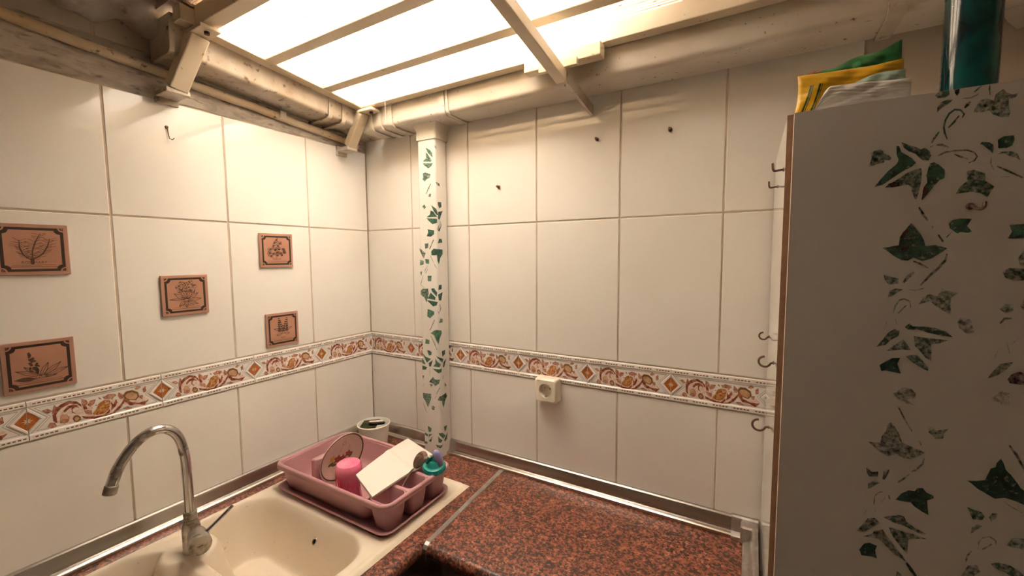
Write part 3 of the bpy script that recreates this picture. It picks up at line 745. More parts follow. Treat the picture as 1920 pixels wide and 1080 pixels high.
    for k in range(34):
        u = rnd.uniform(.036, .192); v = c + rnd.uniform(-.018, .018); an = rnd.uniform(0, 6.28); L_ = rnd.uniform(.005, .009)
        pr.insert(8, ([(u, v), (u + L_ * .5 * math.cos(an) - .0016 * math.sin(an), v + L_ * .5 * math.sin(an) + .0016 * math.cos(an)), (u + L_ * math.cos(an), v + L_ * math.sin(an)), (u + L_ * .5 * math.cos(an) + .0016 * math.sin(an), v + L_ * .5 * math.sin(an) - .0016 * math.cos(an))], B_RED if k % 3 else B_BROWN))
    out = []; lay = 0
    for pts, mt in pr:
        if max(p[0] for p in pts) <= a or min(p[0] for p in pts) >= b: continue
        out.append(([(min(b, max(a, p[0])), p[1]) for p in pts], mt))
    mb = MB()
    for pts, mt in out:
        lay += 1; d = -.00025 - lay * .000004
        mb.add([(u, d, v) for u, v in pts], [tuple(range(len(pts)))], mt)
    # dashes on the two raised rims
    for v in (.0064, H - .0064):
        for g in range(5):
            for k in range(5):
                u = g * W / 5 + .0085 + k * .0071
                if u < a or u + .004 > b: continue
                mb.add([(u, -.00262, v - .0014), (u + .0048, -.00262, v - .0014), (u + .0048, -.00262, v + .0014), (u, -.00262, v + .0014)], [(0, 1, 2, 3)], B_OLIVE if (k + g) % 3 else B_BROWN)
            for e in (g * W / 5 + .0055, (g + 1) * W / 5 - .0055):
                if a < e < b: mb.add([(e, -.00262, v - .0026), (e + .0004, -.00262, v - .0026), (e + .0004, -.00262, v + .0026), (e, -.00262, v + .0026)], [(0, 1, 2, 3)], B_GREY)
    return body, mb
def mk(mb, name, mt=None):
    me = bpy.data.meshes.new(name); me.from_pydata(mb.v, [], mb.f)
    for x in (mb.mats or [mt]): me.materials.append(x)
    me.polygons.foreach_set('material_index', mb.m)
    bm = bmesh.new(); bm.from_mesh(me)
    if name == 'border_tile': bmesh.ops.recalc_face_normals(bm, faces=bm.faces)
    else: bmesh.ops.triangulate(bm, faces=bm.faces)
    bm.to_mesh(me); bm.free()
    return me
BM = {}
def border_tile(wall, start, u0=0.0, u1=PITCH):
    k = (round(u0, 4), round(u1, 4))
    if k not in BM:
        b_, p_ = border_meshes(u0, u1); BM[k] = (mk(b_, 'border_tile'), mk(p_, 'print'))
    o = link('border_tile', BM[k][0]); p = link('print', BM[k][1]); p.parent = o
    if wall == 'B': o.location = (start, -.0008, ZB + .0015); o.parent = wb
    else: o.location = (.0008, start, ZB + .0015); o.rotation_euler = (0, 0, math.pi / 2); o.parent = wl
for k in range(6):
    border_tile('L', .006 - PITCH * (k + 1), 0, PITCH if k else PITCH - .0068)
border_tile('B', -.0156, .0164, PITCH)
for k in range(6): border_tile('B', -.0156 + PITCH * (k + 1))

# ------------------------------------------------------------------ skylight roof: ceiling with purlins and translucent panels
SL = .095
def zl(y): return 2.083 + SL * (-y - .14)        # underside of the frame along the roof slope
ce = tag(MB().box(-.0, 2.2, -2.6, -.588, 2.187, 2.26).build('ceiling', PLASTER2), kind='structure')
def slope_bar(x0, x1, y0, y1, h, dz=0.0):
    m = MB()
    vs = []
    for y in (y0, y1):
        z = zl(y) + dz
        vs += [(x0, y, z), (x1, y, z), (x1, y, z + h), (x0, y, z + h)]
    m.add(vs, [(0, 1, 2, 3), (4, 7, 6, 5), (0, 4, 5, 1), (1, 5, 6, 2), (2, 6, 7, 3), (3, 7, 4, 0)])
    return m
def bevel(o, w=.002):
    md = o.modifiers.new('bevel', 'BEVEL'); md.width = w; md.segments = 2; md.limit_method = 'ANGLE'
    return o
# wall side beam and purlins
bevel(slope_bar(.115, .150, -.645, -.105, .042).build('beam', FRAME, ce))
for y, w, h in ((-.140, .031, .043), (-.283, .033, .042), (-.455, .033, .042), (-.615, .036, .046)):
    bevel(MB().box(.150, 2.2, y, y + w, zl(y) + .001, zl(y) + h).build('purlin', FRAME, ce))
for y in (-.283, -.455):
    MB().box(.150, 2.2, y + .008, y + .020, zl(y) + .0425, zl(y) + .052).build('glazing_bead', CONDUIT, ce)
# unseen slab, added to shade the right part of the skylight
tag(MB().box(.93, 2.32, -.75, .118, 2.34, 2.42).build('shading_slab', RUBBLE, ce))
# ribbed translucent panels, one to a bay
def panel(y0, y1, mt=PANEL, x0=.10, x1=2.2):
    n = max(8, int((y1 - y0) / .0016))
    def fn(u, v):
        y = y0 + (y1 - y0) * v
        ph = (y * 1000 / 9.0) % 1.0
        rib = .0022 if ph < .22 else 0.0
        return (x0 + (x1 - x0) * u, y, zl(y) + .047 - rib + .0015 * math.sin(u * 9))
    o = MB().grid(fn, 24, n).build('panel', mt, ce)
    return o
panel(-.640, -.448); panel(-.446, -.276); panel(-.274, -.112)

# long brace hanging under the purlins, with its wall cleats
br = MB()
def brace_pt(t, dx, dz): return (.864 + dx, -.158 - t, 2.006 + .15 * t + dz)
vs = []
for t in (0, .49):
    vs += [brace_pt(t, 0, 0), brace_pt(t, .027, 0), brace_pt(t, .027, .028), brace_pt(t, 0, .028)]
br.add(vs, [(0, 1, 2, 3), (4, 7, 6, 5), (0, 4, 5, 1), (1, 5, 6, 2), (2, 6, 7, 3), (3, 7, 4, 0)])
bevel(br.build('rafter', FRAME, ce))
bevel(MB().box(.775, .975, -.160, -.128, 2.050, 2.0815).build('packing_block', FRAME, ce))
m = MB(); m.box(.822, .922, -.172, -.160, 2.036, 2.054)
bevel(m.build('cleat', FRAME, ce), .001)
m = MB(); m.add([(.883, -.158, 2.006), (.891, -.158, 2.006), (.905, -.003, 1.968), (.897, -.003, 1.968), (.883, -.150, 2.034), (.891, -.150, 2.034), (.905, -.003, 1.996), (.897, -.003, 1.996)],
      [(0, 1, 2, 3), (4, 7, 6, 5), (0, 4, 5, 1), (1, 5, 6, 2), (2, 6, 7, 3), (3, 7, 4, 0)])
m.build('wall_cleat', PVC_DIRTY, ce)

# slanted brackets between the left wall and the frame
def bracket(xf, yf, zf, xt, yt, zt, w=.034, d=.024):
    root = empty('roof_bracket', (.0, yf, zf))
    A = Vector((xf, yf, zf)); B = Vector((xt, yt, zt))
    t = (B - A).normalized(); side = Vector((0, 1, 0)); side = (side - t * side.dot(t)).normalized(); up_ = t.cross(side)
    m = MB()
    prof = [(-w / 2, -d / 2), (w / 2, -d / 2), (w / 2, d / 2), (-w / 2, d / 2)]
    m.extrude(prof, lambda p: A + side * p[0] + up_ * p[1], lambda p: B + side * p[0] + up_ * p[1])
    adopt(bevel(m.build('strut', FRAME), .003), root)
    m = MB(); m.box(-.001, xf + .012, yf - w * .62, yf + w * .62, zf - .016, zf - .004)
    m.box(-.001, .007, yf - w * .62, yf + w * .62, zf - .030, zf + .004)
    adopt(bevel(m.build('foot_plate', PVC_DIRTY), .002), root)
    m = MB(); m.box(xt - .012, xt + .060, yt - w * .55, yt + w * .55, zt - .004, zt + .005)
    adopt(bevel(m.build('head_plate', FRAME), .002), root)
    m = MB(); m.lathe([(.0, -.010), (.006, -.010), (.006, -.003), (.0, -.003)], (xt + .040, yt, zt + .0), n=8)
    adopt(m.build('bolt', RUST), root)
    return root
tag(bracket(.058, -.624, 2.003, .132, -.602, 2.118, .040, .034), 'slanted cream steel bracket beside the gutter end cap', 'bracket', 'slanted roof brackets')
tag(bracket(.050, -.110, 1.978, .142, -.128, 2.072, .034, .028), 'slanted cream steel bracket in the corner by the downpipe', 'bracket', 'slanted roof brackets')

# thick mortar ledge under the roof over the dusty tiles
def ledge(u, v):
    y = -1.5 + .885 * u; a = v * math.pi * .5
    k = .010 * (math.sin(y * 47 + v * 5) + .6 * math.sin(y * 91 - v * 9)) 
    return ((.085 + k) * math.sin(a) + .002, y, 2.200 - (.075 + k) * math.cos(a))
MB().box(0, .15, -.66, -.612, 2.165, 2.30).build('mortar_fill', RUBBLE, ce)
MB().grid(ledge, 90, 8).build('mortar_ledge', RUBBLE, ce, smooth=True)

# ------------------------------------------------------------------ aluminium edge profiles along the worktop
PROF = [(0, .047), (.007, .0475), (.011, .045), (.013, .041), (.0155, .020), (.0175, .0145), (.021, .0125), (.0265, .0115), (.0295, .009), (.0305, .004), (.0305, .0004), (0, .0004)]
t1 = MB().extrude(PROF, lambda p: (p[0] + .0005, -1.6, ZC + p[1]), lambda p: (p[0] + .0005, -.0305, ZC + p[1])).build('trim_1', ALU, None, True, 25)
t2 = MB().extrude(PROF, lambda p: (.0005, -p[0] - .0005, ZC + p[1]), lambda p: (1.287, -p[0] - .0005, ZC + p[1])).build('trim_2', ALU, None, True, 25)
t3 = MB().extrude(PROF, lambda p: (1.3255 - p[0], -.030, ZC + p[1]), lambda p: (1.3255 - p[0], -.415, ZC + p[1])).build('trim_3', ALU2, None, True, 25)
for t in (t1, t2, t3): tag(t, kind='structure')
m = MB(); m.extrude([(d * 1.09 + .0006, h * 1.05) for d, h in PROF], lambda p: (1.270, -p[0] - .0002, ZC + p[1]), lambda p: (1.327, -p[0] - .0002, ZC + p[1]))
m.cbox(1.290, 1.327, -.044, -.010, ZC + .0006, ZC + .046, .004)
m.build('corner_cap', ALU2, t2, True, 30)

# ------------------------------------------------------------------ gutters and downpipe
def gutter_prof(w, h, r=.014, t=.003):
    # (distance from wall, height above bottom) ring, outer then inner
    o = [(0.002, h), (0.002, .004), (.006, 0)]
    for k in range(7):
        a = -math.pi / 2 + math.pi / 2 * k / 6
        o.append((w - r + r * math.cos(a), r + r * math.sin(a)))
    o += [(w + .004, h - .006), (w + .008, h)]
    i = [(d - t if d > .02 else d + t, z + (t if z < h - .001 else 0)) for d, z in o][::-1]
    return o + i
GB = gutter_prof(.104, .085)
g = empty('rain_gutter', (.7, -.05, 2.02), 'white plastic rain gutter along the wall with the socket', 'gutter', 'roof gutters')
adopt(MB().extrude(GB, lambda p: (.1030, -p[0], 2.018 + p[1]), lambda p: (2.19, -p[0], 2.018 + p[1])).build('channel', PVC, None, True, 30), g)
def band(x0, x1, s=.005, z=2.018):
    pr = gutter_prof(.104 + s, .085 + s * .5, .016, .004)
    m = MB(); m.extrude(pr, lambda p: (x0, -p[0] + .0, z - s + p[1]), lambda p: (x1, -p[0] + .0, z - s + p[1]))
    return m
for x0, x1 in ((.155, .163), (.185, .205), (.235, .256), (.455, .475), (.480, .488)):
    adopt(band(x0, x1).build('joint_band', PVC, None, True, 30), g)
for x0, x1 in ((1.49, 1.515), (1.60, 1.606)):
    adopt(band(x0, x1, .006).build('joint_band', PVC_DIRTY, None, True, 30), g)
# gutter down the left wall, falling to the corner
def zg(y): return 2.022 + .085 * (-y - .10)
g2 = empty('rain_gutter', (.05, -.35, 2.03), 'dirty white rain gutter with end cap above the herb plaques', 'gutter', 'roof gutters')
adopt(MB().extrude(GB, lambda p: (p[0], -.640, zg(-.640) + p[1] * .95), lambda p: (p[0], .0018, zg(-.10) + p[1] * .9)).build('channel', PVC_DIRTY, None, True, 30), g2)
pr = gutter_prof(.109, .088, .016, .004)
for y0, y1 in ((-.235, -.222), (-.185, -.172)):
    adopt(MB().extrude(pr, lambda p: (p[0], y0, zg(y0) - .004 + p[1] * .95), lambda p: (p[0], y1, zg(y1) - .004 + p[1] * .95)).build('joint_band', PVC_DIRTY, None, True, 30), g2)
oc = gutter_prof(.108, .088, .016, .004)[:12]
m = MB(); m.extrude(oc, lambda p: (p[0], -.652, zg(-.64) - .003 + p[1]), lambda p: (p[0], -.640, zg(-.64) - .003 + p[1]))
adopt(bevel(m.build('end_cap', PVC_DIRTY), .002), g2)
# downpipe
PX0, PX1, PY0, PY1, PR = .320, .395, -.062, -.003, .007
dp = empty('downpipe', (.3575, -.033, ZC), 'square white downpipe stencilled with green ivy, standing on the worktop', 'pipe')
cxp, cyp = (PX0 + PX1) / 2, (PY0 + PY1) / 2
adopt(MB().loft([rrect(cxp, cyp, (PX1 - PX0) / 2, (PY1 - PY0) / 2, PR, z, 5) for z in (ZC + .0005, 1.985)], None, True, True).build('pipe', PVC_PIPE, None, True, 50), dp)
m = MB()
m.loft([rrect(cxp, cyp - .0, .0415, .0325, .006, 1.968, 4), rrect(cxp, cyp, .0415, .0325, .006, 1.996, 4), rrect(cxp, cyp, .046, .037, .006, 2.008, 4), rrect(cxp, cyp, .058, .046, .006, 2.024, 4)], None, True, True)
adopt(m.build('outlet', PVC, None, True, 35), dp)
# stencilled ivy wrapped round the pipe front and right side
INKS = {'g': (0.046, 0.128, 0.072), 'd': (0.020, 0.060, 0.040), 'r': (0.052, 0.110, 0.066), 'x': (0.085, 0.018, 0.020)}
def ink_attr(me, vals):
    at = me.attributes.new('ink', 'FLOAT_COLOR', 'FACE')
    for i, v in enumerate(vals): at.data[i].color = v
def per(s):
    """perimeter point and normal; s from the front left edge of the pipe"""
    fl_ = PX1 - PX0
    a = fl_ - PR; arc = PR * math.pi / 2
    d = .0004
    if s <= a: return (PX0 + s, PY0 - d)
    if s <= a + arc:
        t = (s - a) / PR
        return (PX1 - PR + (PR + d) * math.sin(t), PY0 + PR - (PR + d) * math.cos(t))
    return (PX1 + d, PY0 + PR + (s - a - arc))
def clip(poly, k, lo):
    out = []
    for i in range(len(poly)):
        p, q = poly[i], poly[(i + 1) % len(poly)]
        ip = p[0] >= k if lo else p[0] <= k; iq = q[0] >= k if lo else q[0] <= k
        if ip: out.append(p)
        if ip != iq:
            t = (k - p[0]) / (q[0] - p[0]); out.append((k, p[1] + t * (q[1] - p[1])))
    return out
cuts = [0.0005] + [PX1 - PX0 - PR + PR * math.pi / 2 * k / 5 for k in range(6)] + [.125]
for cov, code, q in PIPE_IVY:
    mb = MB(); inks = []
    pts = [(q[i] * 1e-4, q[i + 1] * 1e-4) for i in range(0, len(q), 2)]
    pts = [(p[0] - (.003 if p[0] > .078 else 0), p[1]) for p in pts]
    for k in range(len(cuts) - 1):
        c = clip(clip(pts, cuts[k], True), cuts[k + 1], False)
        if len(c) < 3: continue
        mb.add([(*per(s), z) for s, z in c], [tuple(range(len(c)))]); inks.append((*((.070, .175, .098) if code == 'g' else (.030, .100, .062)), .34 + .0056 * cov))
    if not inks: continue
    o = mb.build('stencilled_leaf', IVY); ink_attr(o.data, inks); adopt(o, dp)

# conduit along the left wall
cd = MB()
P = [(.015, y, 2.064 - .079 * (y + .89) + .001 * math.sin(y * 27)) for y in [-1.5 + 1.45 * k / 24 for k in range(25)]]
cd.tube(P, .0115, 10)
cdo = tag(cd.build('conduit', CONDUIT, None, True, 60), 'cream plastic conduit running along the dirty plaster below the gutter', 'conduit')
m = MB(); m.box(.0, .029, -.345, -.325, 2.012, 2.038)
bevel(m.build('clip', PVC_DIRTY, cdo), .003)

# ------------------------------------------------------------------ worktops
def edge_x(y): return .633 + (.633 - .608) * ((y + .415) / -.383) * -1 if y > -.415 else .633
def strip_l(y): return .6075 + (.6325 - .6075) * (-y / .415)
ARC = [(.014 * (1 - math.sin(math.pi * k / 8)), .014 * (math.cos(math.pi * k / 8)) ) for k in range(9)]
wt = MB()
zt_, zb_ = ZC, ZC - .036
def prism(m, poly, z0, z1, mt=None):
    n = len(poly)
    m.add([(x, y, z0) for x, y in poly] + [(x, y, z1) for x, y in poly], [tuple(range(n))[::-1], tuple(range(n, 2 * n))] + [(i, (i + 1) % n, n + (i + 1) % n, n + i) for i in range(n)], mt)
prism(wt, [(0.001, -.17), (strip_l(-.17), -.17), (strip_l(-.001), -.001), (.001, -.001)], zb_, zt_)
prism(wt, [(.57, -.415), (.6325, -.415), (strip_l(-.17), -.17), (.57, -.17)], zb_, zt_)
prism(wt, [(.001, -1.6), (.08, -1.6), (.08, -.17), (.001, -.17)], zb_, zt_)
prism(wt, [(.08, -1.6), (.57, -1.6), (.57, -1.28), (.08, -1.28)], zb_, zt_)
rp = [(.57, 0), (.57, -.036)] + [(.634 - .016 + .016 * math.sin(math.pi * k / 10), -.018 - .018 * math.cos(math.pi * k / 10)) for k in range(11)]
wt.extrude(rp, lambda p: (p[0], -1.6, ZC + p[1]), lambda p: (p[0], -.4152, ZC + p[1]))
w1 = tag(wt.build('worktop', GRANITE, None, True, 30), 'red-brown granite-look worktop with the cream sink set in it', 'worktop', 'granite-look worktops')
def strip_r(y): return strip_l(y) + .0145 - .002 * (-y / .415)
wt = MB()
rp = [(0.001, 0), (.001, -.036)] + [(.402 + .016 * math.sin(math.pi * k / 10), -.018 - .018 * math.cos(math.pi * k / 10)) for k in range(11)]
wt.extrude(rp, lambda p: (strip_r(-min(p[0], .415)), -p[0], ZC + p[1]), lambda p: (1.297, -p[0], ZC + p[1]))
w2 = tag(wt.build('worktop', GRANITE, None, True, 30), 'bare red-brown granite-look worktop under the socket', 'worktop', 'granite-look worktops')
m = MB(); sp = [(-.030, 0), (-.402, 0), (-.410, -.003), (-.4165, -.010), (-.4185, -.020), (-.4185, -.036)]
for i in range(len(sp) - 1):
    (ya, za), (yb, zb2) = sp[i], sp[i + 1]
    nz, ny = (yb - ya), (zb2 - za); L_ = math.hypot(ny, nz); 
    e = .0012
    m.add([(strip_l(max(ya, -.415)), ya, ZC + za + .0003), (strip_r(max(ya, -.415)), ya, ZC + za + .0003), (strip_r(max(yb, -.415)), yb, ZC + zb2 + .0003), (strip_l(max(yb, -.415)), yb, ZC + zb2 + .0003),
           (strip_l(max(ya, -.415)), ya - (e if i > 1 else 0), ZC + za + e), (strip_r(max(ya, -.415)), ya - (e if i > 1 else 0), ZC + za + e), (strip_r(max(yb, -.415)), yb - (e if i > 0 else 0), ZC + zb2 + e), (strip_l(max(yb, -.415)), yb - (e if i > 0 else 0), ZC + zb2 + e)],
          [(4, 5, 6, 7), (0, 1, 5, 4), (2, 3, 7, 6), (1, 2, 6, 5), (3, 0, 4, 7)])
tag(m.build('trim_4', ALU2), kind='structure')

# base cabinets under the worktops
def base_cab(x0, x1, y0, y1, label, facing, hook=False):
    r = empty('base_cabinet', ((x0 + x1) / 2, (y0 + y1) / 2, 0), label, 'cabinet', 'dark base cabinets')
    t = .018
    top = ZC - .0365
    for q in ((x0, x1, y0, y0 + t, .10, top), (x0, x1, y1 - t, y1, .10, top), (x0, x1, y0 + t, y1 - t, .10, .118),
              (x0, x0 + t, y0 + t, y1 - t, .118, top) if facing == 'x' else (x0, x0 + t, y0 + t, y1 - t, .118, top)):
        adopt(MB().box(*q).build('carcass_panel', DARKWOOD), r)
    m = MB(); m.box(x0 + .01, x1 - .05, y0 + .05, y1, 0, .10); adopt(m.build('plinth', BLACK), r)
    n = 2
    for k in range(n):
        if facing == 'x':
            a = y0 + (y1 - y0) * k / n + .002; b = y0 + (y1 - y0) * (k + 1) / n - .002
            d = MB().cbox(x1, x1 + t, a, b, .11, ZC - .045, .002).build('door', DARKWOOD)
            h = MB().tube([(x1 + t, a + .03, .70), (x1 + t + .025, a + .03, .70), (x1 + t + .025, a + .03, .80), (x1 + t, a + .03, .80)], .004, 8).build('handle', STEEL, None, True)
        else:
            a = x0 + (x1 - x0) * k / n + .002; b = x0 + (x1 - x0) * (k + 1) / n - .002
            d = MB().cbox(a, b, y0 - t, y0, .11, ZC - .045, .002).build('door', DARKWOOD)
            h = MB().tube([(b - .03, y0 - t, .70), (b - .03, y0 - t - .025, .70), (b - .03, y0 - t - .025, .80), (b - .03, y0 - t, .80)], .004, 8).build('handle', STEEL, None, True)
        adopt(d, r); h.parent = d
    return r
base_cab(.002, .57, -1.58, -.45, 'dark base cabinet below the sink worktop', 'x')
base_cab(.668, 1.29, -.375, -.002, 'dark base cabinet below the bare worktop', 'y')

# ------------------------------------------------------------------ sink
def sd_rr(x, y, cx, cy, hx, hy, r):
    qx, qy = abs(x - cx) - hx + r, abs(y - cy) - hy + r
    return min(max(qx, qy), 0) + math.hypot(max(qx, 0), max(qy, 0)) - r
SX0, SX1, SY0, SY1 = .066, .583, -1.30, -.155
def sink_z(x, y):
    d = sd_rr(x, y, (SX0 + SX1) / 2, (SY0 + SY1) / 2, (SX1 - SX0) / 2, (SY1 - SY0) / 2, .03)
    z = ZC + .0012 + .0075 * smoothstep(0, .009, -d)
    z -= .0025 * smoothstep(.014, .026, -d)                         # raised rim
    b1 = sd_rr(x, y, .310, -.592, .222, .108, .075)
    tp = math.hypot(x - .165, y + .718) - .075
    b1 = max(b1, -tp)
    b2 = sd_rr(x, y, .310, -.918, .222, .180, .085)
    b2 = max(b2, -(math.hypot(x - .165, y + .712) - .052))
    for b, dep in ((b1, .150), (b2, .155)):
        if b < .010: z -= dep * (.30 * smoothstep(-.010, .014, -b) + .70 * smoothstep(.0, .040, -b))
    if y > -.47:                                                     # drainer grooves
        k = (x - .12) / .028
        if .12 < x < .54 and -.45 < y < -.19: z -= .0012 * (.5 - .5 * math.cos(2 * math.pi * k)) * smoothstep(0, .03, y + .45) * smoothstep(0, .03, -.19 - y)
    return z
sk = MB()
NX, NY = 130, 286
sk.grid(lambda u, v: (SX0 + (SX1 - SX0) * u, SY0 + (SY1 - SY0) * v, sink_z(SX0 + (SX1 - SX0) * u, SY0 + (SY1 - SY0) * v)), NX, NY)
so = tag(sk.build('sink', SINK, None, True, 80), 'cream composite sink with two bowls and a drainer set into granite-look worktop', 'sink')
m = MB(); m.lathe([(.0, .0006), (.005, .0004), (.0085, .0010), (.0095, 0), (.0, 0)], (.352, -.508, .866), (-.1, -.85, .55), n=20, mt=STEEL)
m.lathe([(.0, .0012), (.0052, .0012)], (.352, -.508, .866), (-.1, -.85, .55), n=16, mt=BLACK)  # black disc painted in for the shade inside the overflow hole
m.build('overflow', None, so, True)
m = MB(); m.lathe([(0, .004), (.018, .004), (.036, .006), (.040, .001), (.040, 0)], (.31, -.60, .752), n=28); m.build('drain', STEEL, so, True)

# ------------------------------------------------------------------ tap
TX, TY = .182, -.702
tp = empty('kitchen_tap', (TX, TY, ZC + .006), 'worn chrome mixer tap with swan-neck spout at the sink', 'tap')
m = MB(); m.lathe([(.0185, .0), (.0190, .003), (.0180, .010), (.0180, .056), (.0168, .066), (.0130, .074), (.0130, .0775)], (TX, TY, ZC + .0055), n=28)
adopt(m.build('body', CHROME_DULL, None, True, 40), tp)
m = MB(); m.lathe([(.0122, .0), (.0134, .001), (.0134, .016), (.0122, .0175), (.010, .0175)], (TX, TY, ZC + .084), n=24)
adopt(m.build('collar', CHROME_DULL, None, True, 40), tp)
sp = [(-.7020, 1.000), (-.7025, 1.040), (-.703, 1.080), (-.704, 1.128), (-.708, 1.160), (-.7145, 1.184), (-.7245, 1.201), (-.740, 1.2125), (-.760, 1.2145), (-.782, 1.2045), (-.802, 1.185), (-.819, 1.159), (-.829, 1.133), (-.8335, 1.118)]
# refine the spout line
def cr_spline(P, n=5):
    out = []
    for i in range(len(P) - 1):
        p0, p1, p2, p3 = (Vector(P[max(i - 1, 0)]), Vector(P[i]), Vector(P[i + 1]), Vector(P[min(i + 2, len(P) - 1)]))
        for k in range(n):
            t = k / n
            out.append(.5 * ((2 * p1) + (p2 - p0) * t + (2 * p0 - 5 * p1 + 4 * p2 - p3) * t * t + (3 * p1 - p0 - 3 * p2 + p3) * t ** 3))
    out.append(Vector(P[-1])); return out
line = cr_spline([(TX, y, z) for y, z in sp], 4)
m = MB(); m.tube(line, [.0094 + .0012 * i / len(line) for i in range(len(line))], 20); adopt(m.build('spout', CHROME, None, True, 60), tp)
e0, e1 = line[-4], line[-1]; dr = (e1 - e0).normalized()
m = MB(); m.lathe([(.0104, -.001), (.0114, 0), (.0116, .016), (.0102, .0175), (.0086, .010), (0, .009)], e1 - dr * .010, dr, n=20)
adopt(m.build('aerator', CHROME_DULL, None, True, 40), tp)
axd = Vector((.955, -.28, .05)).normalized(); o0 = Vector((TX + .014, TY + .004, ZC + .052)) 
m = MB(); m.lathe([(.0165, .004), (.0190, .016), (.0192, .042), (.0182, .044), (.0212, .046), (.0218, .066), (.0205, .0695), (.0, .0705)], o0, axd, n=32)
ct = adopt(m.build('cartridge', CHROME_DULL, None, True, 35), tp)
pc = o0 + axd * .0708
u_ = Vector((0, 0, 1)).cross(axd).normalized(); v_ = axd.cross(u_)
m = MB(); m.add([pc + u_ * a + v_ * b for a, b in ((-.0045, -.001), (.0045, -.001), (.0045, .001), (-.0045, .001))], [(0, 1, 2, 3)])
m.build('mark', RUST, ct)
m = MB(); m.tube([(.236, -.694, .964), (.240, -.674, .978), (.2450, -.641, 1.002)], [.0052, .0042, .0038], 12)
adopt(m.build('lever', CHROME, None, True, 60), tp)

# ------------------------------------------------------------------ dish rack on its drip tray
ZD = ZC + .0062
RCX, RCY, RHX, RHY = .331, -.335, .226, .124
tr = MB()
tr.loft([rrect(RCX, RCY - .002, RHX - .012, RHY - .012, .03, ZD + .0005), rrect(RCX, RCY - .002, RHX - .006, RHY - .006, .03, ZD + .002), rrect(RCX, RCY - .002, RHX + .001, RHY + .001, .032, ZD + .011),
         rrect(RCX, RCY - .002, RHX + .004, RHY + .004, .034, ZD + .0145), rrect(RCX, RCY - .002, RHX + .001, RHY + .001, .032, ZD + .0165), rrect(RCX, RCY - .002, RHX - .006, RHY - .006, .03, ZD + .013),
         rrect(RCX, RCY - .002, RHX - .012, RHY - .012, .03, ZD + .0045)], None, True, True)
tag(tr.build('drip_tray', PINK, None, True, 60), 'flat dusty pink drip tray under the dish rack on the sink drainer', 'tray')
rk = empty('dish_rack', (RCX, RCY, ZD + .005), 'dusty pink plastic dish rack holding a plate and pink cup', 'dish rack')
ZR = .9865
XD = .478                     # divider between the main tub and the cutlery cups
c1 = (RCX - RHX + .004 + XD) / 2; h1 = (XD - (RCX - RHX + .004)) / 2
def tubring(z, k, r=.022): return rrect(c1, RCY, h1 - k, RHY - .004 - k, r, z)
m = MB()
m.loft([tubring(ZD + .0062, .020), tubring(ZD + .009, .0165), tubring(ZD + .030, .010), tubring(ZR - .006, .003), tubring(ZR - .0005, .0015), tubring(ZR - .0005, .0050), tubring(ZD + .030, .0130), tubring(ZD + .012, .0195), tubring(ZD + .009, .024)], None, True, True)
adopt(m.build('tub', PINK, None, True, 50), rk)
# rolled outer rim and the bridge between cups
rim = rrect(RCX, RCY, RHX - .001, RHY - .001, .026, ZR, 8)
m = MB(); m.tube(rim, .0058, 10, closed=True)
rim2 = rrect(RCX, RCY, RHX + .0035, RHY + .0035, .029, ZR - .006, 8)
m.loft([rrect(RCX, RCY, RHX + .0035, RHY + .0035, .029, ZR, 8), rrect(RCX, RCY, RHX + .0048, RHY + .0048, .030, ZR - .0085, 8), rrect(RCX, RCY, RHX + .0028, RHY + .0028, .030, ZR - .0085, 8), rrect(RCX, RCY, RHX + .0015, RHY + .0015, .029, ZR, 8)])
adopt(m.build('rim', PINK, None, True, 50), rk)
m = MB(); m.cbox(XD - .004, XD + .008, RCY - RHY + .004, RCY + RHY - .004, ZR - .004, ZR + .0045, .003)
cups = []
cw = (2 * RHY - .012) / 3
for k in range(3):
    y0 = RCY - RHY + .006 + cw * k; cups.append(y0 + cw / 2)
for k in (0, 1):
    yb = (cups[k] + cups[k + 1]) / 2
    m.cbox(XD + .004, RCX + RHX - .003, yb - .006, yb + .006, ZR - .004, ZR + .0040, .003)
adopt(m.build('bridge', PINK, None, True, 50), rk)
ccx = (XD + .006 + RCX + RHX - .004) / 2; chx = (RCX + RHX - .004 - XD - .006) / 2
for cy in cups:
    m = MB()
    def cr_(z, k, r=.016): return rrect(ccx, cy, chx - k, cw / 2 - .003 - k * 1.1, r - min(k, .006), z)
    m.loft([cr_(ZD + .0060, .012), cr_(ZD + .0075, .0105), cr_(ZD + .040, .0055), cr_(ZR + .001, .0005), cr_(ZR + .003, .003), cr_(ZR - .004, .0055), cr_(ZD + .040, .0085), cr_(ZD + .012, .0125)], None, True, True)
    adopt(m.build('cutlery_cup', PINK, None, True, 50), rk)
# stepped plate holder at the wall end
m = MB()
for q in ((.172, .194, -.392, -.318, ZD + .008, .988), (.200, .215, -.385, -.325, ZD + .008, .976), (.285, .295, -.31, -.25, ZD + .008, ZD + .03), (.325, .335, -.31, -.25, ZD + .008, ZD + .03)):
    adopt(MB().cbox(*q, .004).build('plate_holder', PINK, None, True, 40), rk)

